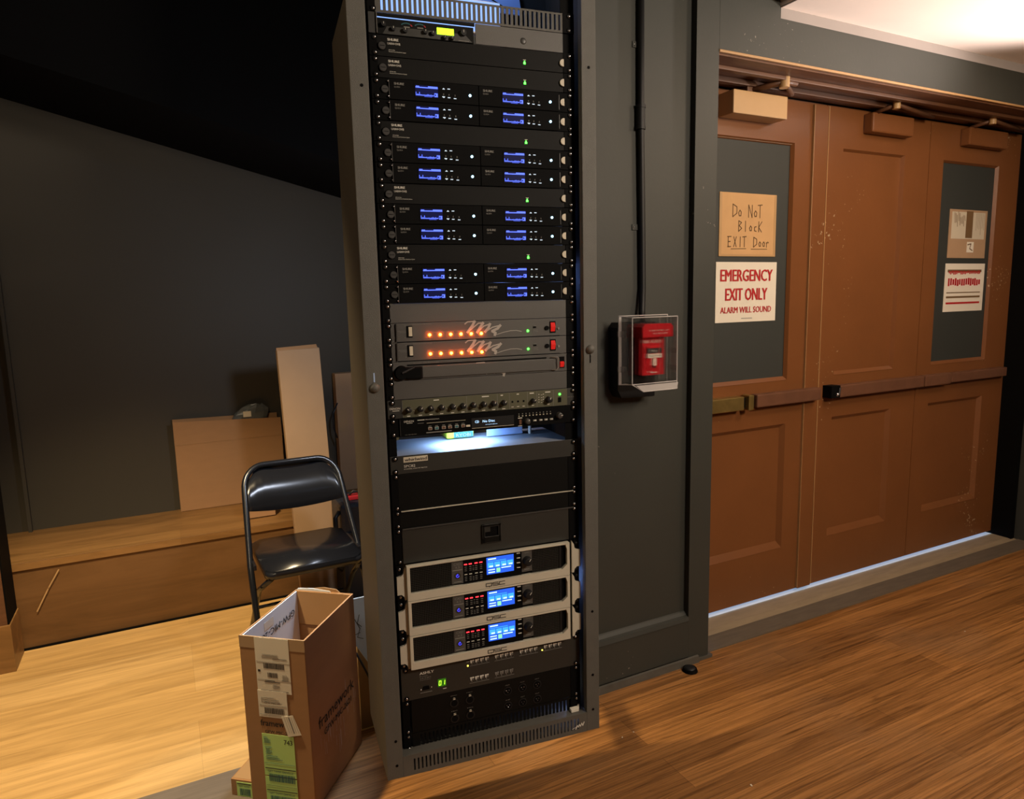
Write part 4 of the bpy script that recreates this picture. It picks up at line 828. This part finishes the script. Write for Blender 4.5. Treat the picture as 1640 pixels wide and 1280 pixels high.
# ================================================================ CARDBOARD BOX IN FRONT
BR_ = math.atan2(-.630, .777)
t = thing('cardboard_box', 'tall open cardboard shipping box with white and green labels in front of the folding chair', 'cardboard box', (.122, 1.996, .0035), BR_)
W2, D2, H2, th = .203, .316, .5215, .004
b = B()
b.box(0, W2, 0, th, 0, H2, 'card', .0015); b.box(0, W2, D2-th, D2, 0, H2, 'card', .0015); b.box(W2-th, W2, th, D2-th, 0, H2, 'card', .001); b.box(0, th, th, D2-th, 0, H2, 'card', .001); b.box(th, W2-th, th, D2-th, 0, th, 'card')
b.obj('body', t)
b = B()
b.box(th, th+.003, th+.002, D2-th-.002, H2-.17, H2-.003, 'flap'); o = b.obj('left_flap', t); o['label'] = 'white printed flap folded inside'
X = Matrix.Translation((th+.0036, D2-.030, H2-.052)) @ Matrix.Rotation(math.radians(90), 4, 'Z') @ Matrix.Rotation(math.pi, 4, 'Y')
b = B(); b.text('GFW-MIC-2621', 0, 0, .021, 'ink', .215, X=X); b.text('GFW-MIC-2621', .0006, 0.0003, .021, 'ink', .215, X=X); b.obj('flap_lettering', t)
b = B(); b.box(th+.0032, th+.0036, .115, .165, H2-.045, H2-.020, M['lcdn'] if False else 'labelw'); b.obj('flap_sticker', t)
b = B(); b.box(th+.002, W2-th-.002, D2-th-.003, D2-th, H2-.115, H2-.002, 'cardi'); b.box(W2-th-.003, W2-th, th+.002, D2-th-.004, H2-.13, H2-.002, 'cardi'); b.box(th+.003, W2-th-.003, th, th+.003, H2-.12, H2-.002, 'cardi'); b.obj('inner_flap', t)
b = B(); b.prism([(.05, 0), (.16, 0), (.145, .014), (.10, .018), (.06, .012)], D2-.001, D2+.0015, 'cardi', 'y', X=Matrix.Translation((0, 0, H2-.004)))
b.prism([(.0, -.002), (.13, -.003), (.12, .004), (.06, .009), (.01, .006)], D2-.003, D2-.0005, 'flap', 'y', X=Matrix.Translation((0, 0, H2))); b.obj('torn_edge', t)
b = B(); b.box(.0, W2, -.0006, 0, H2-.034, H2+.0006, 'tape'); b.box(.0, W2, -.0006, th, H2, H2+.0006, 'tape'); b.obj('clear_tape', t)
def F(b, x0, x1, z0, z1, m, y=-.0014, sk=0): b.prism([(x0, z0), (x1, z0+sk), (x1, z1+sk), (x0, z1)], y, y+.0006, m)
b = B(); F(b, .048, .154, .356, .5215, 'labelw'); b.obj('shipping_label', t)
b = B(); rr = random.Random(2)
def bars(b, x0, x1, z0, z1, y, m='ink'):
    x = x0
    while x < x1:
        w3 = rr.choice((.0008, .0014, .0022)); b.box(x, min(x+w3, x1), y-.0003, y, z0, z1, m); x += w3+rr.choice((.001, .0016))
def lines(b, x0, x1, z, n, dz, y, m='dim', hh=.0011):
    for k in range(n): b.box(x0+rr.random()*.004, x1-rr.random()*(x1-x0)*.4, y-.0003, y, z-k*dz, z-k*dz+hh, m)
y = -.0016
bars(b, .072, .136, .430, .446, y); bars(b, .083, .114, .403, .418, y); b.box(.0535, .0610, y-.0003, y, .418, .425, 'ink'); b.box(.050, .153, y-.0003, y, .4495, .4503, 'dim'); b.box(.050, .153, y-.0003, y, .3955, .4262-.030, 'dim')
lines(b, .065, .145, .472, 3, .004, y); lines(b, .100, .152, .460, 1, .004, y, 'ink'); lines(b, .125, .152, .412, 5, .0038, y); lines(b, .070, .120, .392, 2, .004, y, 'ink', .0018); lines(b, .095, .125, .382, 4, .0036, y); lines(b, .055, .150, .362, 1, .004, y, 'ink'); b.obj('label_printing', t)
b = B(); F(b, .0465, .138, .280, .362, 'labelw', -.0022); b.obj('part_label', t)
b = B(); y = -.0024; bars(b, .065, .127, .292, .310, y); b.text('GFW-MIC-2621', .066, .322, .0052, 'ink', .055, y-.0004); b.box(.050, .135, y-.0003, y, .3170, .3178, 'dim'); lines(b, .055, .13, .340, 3, .006, y); b.box(.05, .135, y-.0003, y, .288, .2886, 'dim'); b.obj('label_printing', t)
b = B(); y = -.0008; b.text('framework', .047, .2510, .0190, 'ink', .110, y); b.text('framework', .0478, .2512, .0190, 'ink', .110, y); b.text('GFW-MIC-2621', .060, .2290, .0095, 'ink', .088, y); b.text('GFW-MIC-2621', .0605, .2292, .0095, 'ink', .088, y); b.obj('printed_lettering', t)
b = B(); b.prism([(.117, .286), (.153, .294), (.176, .236), (.134, .226)], -.0034, -.0028, 'labelw'); 
for k in range(5): b.ribbon([(.126+k*.007, .284+k*.001), (.140+k*.007, .238+k*.001)], .0008 if k != 2 else .004, 'dim', -.0036)
b.obj('tilted_label', t)
b = B(); F(b, .049, .150, .096, .227, 'labelg', -.0018, -.001); F(b, .049, .150, .0, .092, 'labelg', -.0018, -.001); b.obj('green_label', t)
b = B(); y = -.0021; b.text('743', .118, .199, .0150, 'ink', .026, y); b.text('743', .1185, .1993, .0150, 'ink', .026, y); lines(b, .053, .075, .216, 5, .0042, y, 'teal'); lines(b, .055, .080, .186, 6, .0042, y, 'teal'); lines(b, .055, .110, .158, 3, .005, y, 'teal'); b.box(.052, .148, y-.0003, y, .1355, .1362, 'teal')
b.box(.052, .149, y-.0003, y, .1180, .1205, 'ink'); b.text('QET TAMM GREVELLE', .060, .1070, .0062, 'teal', .080, y); bars(b, .062, .145, .078, .102, y, 'teal'); b.box(.052, .149, y-.0003, y, .0480, .0505, 'ink'); b.box(.052, .149, y-.0003, y, .0640, .0646, 'ink'); b.text('QET TAMM GREVELLE', .060, .0370, .0062, 'teal', .080, y); bars(b, .062, .145, .010, .032, y, 'teal'); b.obj('label_printing', t)
X = Matrix.Translation((W2+.0006, 0, 0)) @ Matrix.Rotation(math.radians(90), 4, 'Z')
b = B()
for d_ in (0, .0009): b.text('framework', .046+d_, .222+d_*.4, .036, 'ink', .232, X=X); b.text('GFW-MIC-2621', .075+d_, .186+d_*.4, .020, 'ink', .180, X=X)
b.obj('side_lettering', t)
b = B()
for k in range(34):
    x = .05+rr.random()*.24; z = .135+rr.random()*.10+.05*(x > .2); b.ribbon([(x, z), (x+.002*rr.random(), z-.02-.05*rr.random())], .0007+.0009*rr.random(), 'scuff', -.0006, X=X)
b.obj('side_scuffs', t)
t = thing('flat_carton', 'small flat carton with a green label tucked against the tall open shipping box', 'carton', (.122, 1.996, .0035), BR_)
b = B(); b.box(-.079, -.002, .016, .150, 0, .052, 'card', .001); b.obj('body', t)
b = B(); b.box(-.060, -.008, .0145, .0155, 0, .046, 'labelg'); b.box(-.058, -.012, .0140, .0145, .040, .0425, 'ink'); b.text('QET TAMM', -.052, .031, .005, 'teal', .035, .0138); bars(b, -.050, -.016, .004, .026, .0143, 'teal'); b.obj('green_label', t)
b = B(); b.box(-.075, -.012, .022, .10, .052, .0526, 'tape'); b.obj('clear_tape', t)

# ================================================================ FOLDING CHAIR
t = thing('folding_chair', 'black metal folding chair behind the tall open shipping box', 'chair', (.462, 2.86, .0015), math.radians(1))
def arc(cx, cz, r, a0, a1, n): return [(cx+r*math.cos(math.radians(a0+(a1-a0)*k/n)), cz+r*math.sin(math.radians(a0+(a1-a0)*k/n))) for k in range(n+1)]
def yb(z): return -.265+(z/.765)*.50         # front-foot to backrest tube line
hw = .222; r_ = .09; ztop = .765
path = [(-hw-.006, 0.012)]+[(-hw, .40)]+[(x, z) for x, z in arc(-hw+r_+.02, ztop-r_, r_, 180, 90, 8)]+[(x, z) for x, z in arc(hw-r_-.02, ztop-r_, r_, 90, 0, 8)]+[(hw, .40), (hw+.006, .012)]
path = [(max(-hw-.006, min(hw+.006, x)), z) for x, z in path]
b = B(); b.tube([(x, yb(z), z) for x, z in path], .0125, 'chair', 12); b.obj('frame', t)
b = B()                                    # curved sheet backrest
nx, vs, fs = 14, [], []
outl = []
for i in range(nx+1):
    x = -hw+.012+(2*hw-.024)*i/nx; a = abs(x)/(hw-.012)
    zt = ztop-.004-.10*max(0, (a-.48)/.52)**2.3; zb = .60-.020*(1-a*a)+.0
    cur = .028*(1-a*a)
    for z, s_ in ((zt, 0), ((zt+zb)/2, 1), (zb, 0)):
        vs.append((x, yb(z)+cur-.006+.0, z))
for i in range(nx):
    for j in range(2): fs.append((i*3+j, i*3+j+1, (i+1)*3+j+1, (i+1)*3+j))
b.faces(vs, fs, 'chair', smooth=True); o = b.obj('backrest', t, False); md = o.modifiers.new('thick', 'SOLIDIFY'); md.thickness = .004; md.offset = 0
b = B(); out = []
for cx, cy, a0 in ((.155, .175, 0), (-.155, .175, 90), (-.150, -.165, 180), (.150, -.165, 270)):
    for k in range(6): a = math.radians(a0+90*k/5); out.append((cx+.04*math.cos(a), cy+.04*math.sin(a)))
b.prism(out, .408, .440, 'chair', 'z'); es = [e for e in b.bm.edges if all(v.co.z > .43 for v in e.verts)]
bmesh.ops.bevel(b.bm, geom=es, offset=.010, segments=3, affect='EDGES')
for f in b.bm.faces: f.smooth = True
o = b.obj('seat', t)
b = B(); b.tube([(-.17, -.19, .408), (-.195, .0, .30), (-.205, .30, .010)], .011, 'chair', 10); b.obj('leg', t)
b = B(); b.tube([(.17, -.19, .408), (.195, .0, .30), (.205, .30, .010)], .011, 'chair', 10); b.obj('leg', t)
b = B(); b.tube([(-hw, yb(.17), .17), (-.17, yb(.19), .195), (0, yb(.2)-.01, .205), (.17, yb(.19), .195), (hw, yb(.17), .17)], .008, 'chair', 8); b.obj('stretcher', t)
b = B(); b.tube([(-.20, .245, .12), (0, .24, .125), (.20, .245, .12)], .008, 'chair', 8); b.obj('stretcher', t)
for x in (-hw-.006, hw+.006):
    b = B(); b.cyl((x, yb(.0), 0), (x, yb(.02), .035), .0155, 'dblack', 12); b.obj('foot_cap', t)
for x in (-.215, .205):
    b = B(); b.box(min(x, x+.01), max(x, x+.01), -.06, .14, .405, .425, 'chair', .002); b.dome((x+(.012 if x > 0 else -.002), yb(.43), .425), .007, 'steel', (1 if x > 0 else -1, 0, 0), .003); b.obj('hinge_bracket', t)

# ================================================================ CARTONS AND THINGS BEHIND
t = thing('flat_carton', 'wide tan cardboard carton standing against the dark wall on the platform', 'carton', (.012, 3.905, .387))
b = B(); b.box(0, .535, 0, .045, 0, .355, 'card', .003); b.prism([(0, .355), (.535, .355), (.532, .452), (0, .478)], 0, .005, 'card'); b.prism([(0, .355), (.52, .355), (.52, .475), (0, .485)], .040, .045, 'card'); b.obj('body', t)
b = B(); b.box(0, .535, -.001, .0, .352, .3545, 'cardi'); b.obj('flap_crease', t)
b = B(); rr = random.Random(9); vs = []; n = 9
for j, (s_, zz) in enumerate(((1, 0), (.95, .03), (.72, .058), (.35, .075))):
    for k in range(n):
        a = 2*math.pi*k/n; vs.append(((.082*s_*math.cos(a))*(1+.25*rr.random())+zz*.5, .02*s_*math.sin(a), zz+.012*rr.random()))
fs = [(j*n+k, j*n+(k+1) % n, (j+1)*n+(k+1) % n, (j+1)*n+k) for j in range(3) for k in range(n)]+[tuple(range(3*n, 4*n)), tuple(range(n))[::-1]]
b.faces(vs, fs, 'bag'); b.box(-.03, .01, -.024, -.018, .02, .05, 'labelw'); o = b.obj('plastic_bag'); o.location = (.385, 3.927, .838); tag(o, 'crumpled grey plastic bag sitting on the wide tan carton', 'bag')
t = thing('small_carton', 'low tan carton on the platform edge seen through the chair back', 'carton', (.30, 3.58, .3905))
b = B(); b.box(0, .142, 0, .16, 0, .095, 'card', .002); b.obj('body', t)
t = thing('tall_carton', 'tall narrow pale cardboard carton standing upright behind the folding chair', 'carton', (.512, 3.385, .002)); t.rotation_euler = (0, math.radians(-1.6), 0)
b = B(); b.box(0, .197, 0, .048, .0, 1.235, 'cardp', .003); b.obj('body', t)
b = B(); b.prism([(.0, 1.235), (.19, 1.235), (.185, 1.252), (.0, 1.248)], .010, .014, 'card'); b.obj('top_flap', t)
t = thing('leaning_carton', 'pale pinkish cardboard carton partly hidden behind the rack side', 'carton', (.845, 3.86, .387))
b = B(); b.box(0, .42, 0, .07, 0, .675, 'cardp', .003); b.obj('body', t); b = B(); b.box(.01, .055, -.001, 0, .34, .47, 'tape'); b.obj('clear_tape', t)
b = B(); b.tube([(.0, 0, .0), (-.02, -.01, .06), (-.02, -.015, .14), (.01, -.01, .20)], .004, 'plastic_blue', 8); o = b.obj('cable_loop'); o.location = (.835, 3.848, .70); tag(o, 'thin dark cable loop hanging beside the pinkish carton', 'cable')
t = thing('hard_case', 'dark blue hard equipment case behind the folding chair, mostly hidden by the rack', 'case', (.690, 3.20, .002))
b = B(); b.box(0, .36, 0, .22, 0, .30, 'plastic_blue', .02); b.obj('body', t)
b = B(); b.box(-.004, .364, -.004, .224, .305, .50, 'plastic_blue', .02); b.obj('lid', t)
b = B(); b.box(.02, .045, -.018, -.002, .25, .36, 'black', .005); b.box(.20, .225, -.018, -.002, .25, .36, 'black', .005); b.obj('latch', t)
b = B(); b.tube([(-.005, .02, .46), (-.028, .0, .44), (-.03, -.01, .20), (-.010, .0, .18)], .011, 'black', 8); b.obj('handle', t)
b = B(); b.box(0, .09, 0, .05, 0, .022, 'redp', .006); b.tube([(.01, .02, .02), (.03, .01, .045), (.06, .02, .03), (.10, .03, .04)], .006, 'cable', 6); o = b.obj('red_tool'); o.location = (.735, 3.24, .503); tag(o, 'small red and black tool lying on the dark blue case', 'tool')
t = thing('leaning_board', 'white board painted blue-lit, with dark scribbles, standing between the shipping box and the rack', 'board', (.492, 2.235, .002))
b = B(); b.box(0, .12, 0, .006, 0, .450, 'bluelit', .001); b.obj('panel', t)
b = B(); 
for P_ in ([(.012, .38), (.03, .34), (.02, .31), (.04, .30)], [(.03, .39), (.022, .36), (.036, .345)], [(.01, .32), (.03, .325)]): b.ribbon(P_, .002, 'cable', -.0006)
b.obj('scribble', t)
b = B(); b.prism([(0, 0), (.14, 0), (.14, .16), (.075, .16), (.0, .30)], 0, .014, 'boardt'); o = b.obj('plywood_offcut'); o.location = (.497, 2.185, .002); tag(o, 'tan plywood offcut standing on the floor in front of the painted blue-lit board', 'board')
b = B(); b.tube([(-.02, .0, .30), (.02, -.004, .20), (.045, -.004, .13), (.047, -.006, .05), (.055, -.02, .006)], .0035, 'cable', 8); o = b.obj('black_cable'); o.location = (.505, 2.176, .001); tag(o, 'thin black cord hanging in front of the tan plywood offcut', 'cable')
b = B(); b.prism([(-.010, 0), (.010, 0), (.004, .0), (.0, .0)], 0, 0, 'tape'); b.bm.free(); b = B(); b.ribbon([(-.485, .335), (-.530, .26), (-.580, .165)], .005, 'closer', 0)
o = b.obj('tape_strip', None, False); o.location = (0, 3.4445, 0); tag(o, 'thin clear tape strip stuck slanting on the platform front', 'tape')

# sub-parts: move details under the part they sit on
SUB = {'lettering': ('paper', 'station_body', 'badge', 'lamp_body', 'faceplate'), 'bold_lettering': ('paper',), 'handwriting': ('paper',), 'edge_tape': ('paper',), 'faded_marks': ('paper',), 'smeared_marks': ('paper',),
       'cover_rim': ('clear_cover',), 'cover_hinge': ('clear_cover',), 'pull_handle': ('station_body',), 'label_plate': ('lamp_body',), 'antenna_plug': ('ear',), 'printing': ('faceplate', 'control_panel'),
       'display': ('display_window',), 'flap_lettering': ('left_flap',), 'flap_sticker': ('left_flap',), 'coupling': ('pipe',), 'wire_handle': ('light_drawer',), 'lens': ('housing',),
       'display_window': ('front_bezel',), 'clip_light': ('control_panel',), 'volume_knob': ('knob_plate',), 'maker_lettering': ('bezel',), 'foot_cap': ('frame',), 'closer_arm': ('closer_body',), 'maker_mark': ('bottom_lip',), 'scribble': ('panel',), 'flap_crease': ('body',)}
base = lambda o: o.name.split('.')[0]
tops = [o for o in bpy.data.objects if o.parent is None and o.type in {'EMPTY', 'MESH'}]
for t_ in tops:
    ch = kids(t_); moved = set()
    for c in ch:
        for pn in SUB.get(base(c), ()):
            ps = [p for p in ch if base(p) == pn and p is not c and p.name not in moved]
            if ps: c.parent = ps[-1] if base(c) == 'antenna_plug' else ps[0]; moved.add(c.name); break
    lab = {'shipping_label': 0, 'part_label': 1, 'green_label': 2}
    for i, c in enumerate([c for c in ch if base(c) == 'label_printing']):
        ps = [p for p in ch if base(p) == ('shipping_label', 'part_label', 'green_label')[i]]
        if ps: c.parent = ps[0]
bpy.context.view_layer.update()
for o in bpy.data.objects:                         # never deeper than thing > part > sub-part
    if o.parent and o.parent.parent and o.parent.parent.parent: o.parent = o.parent.parent
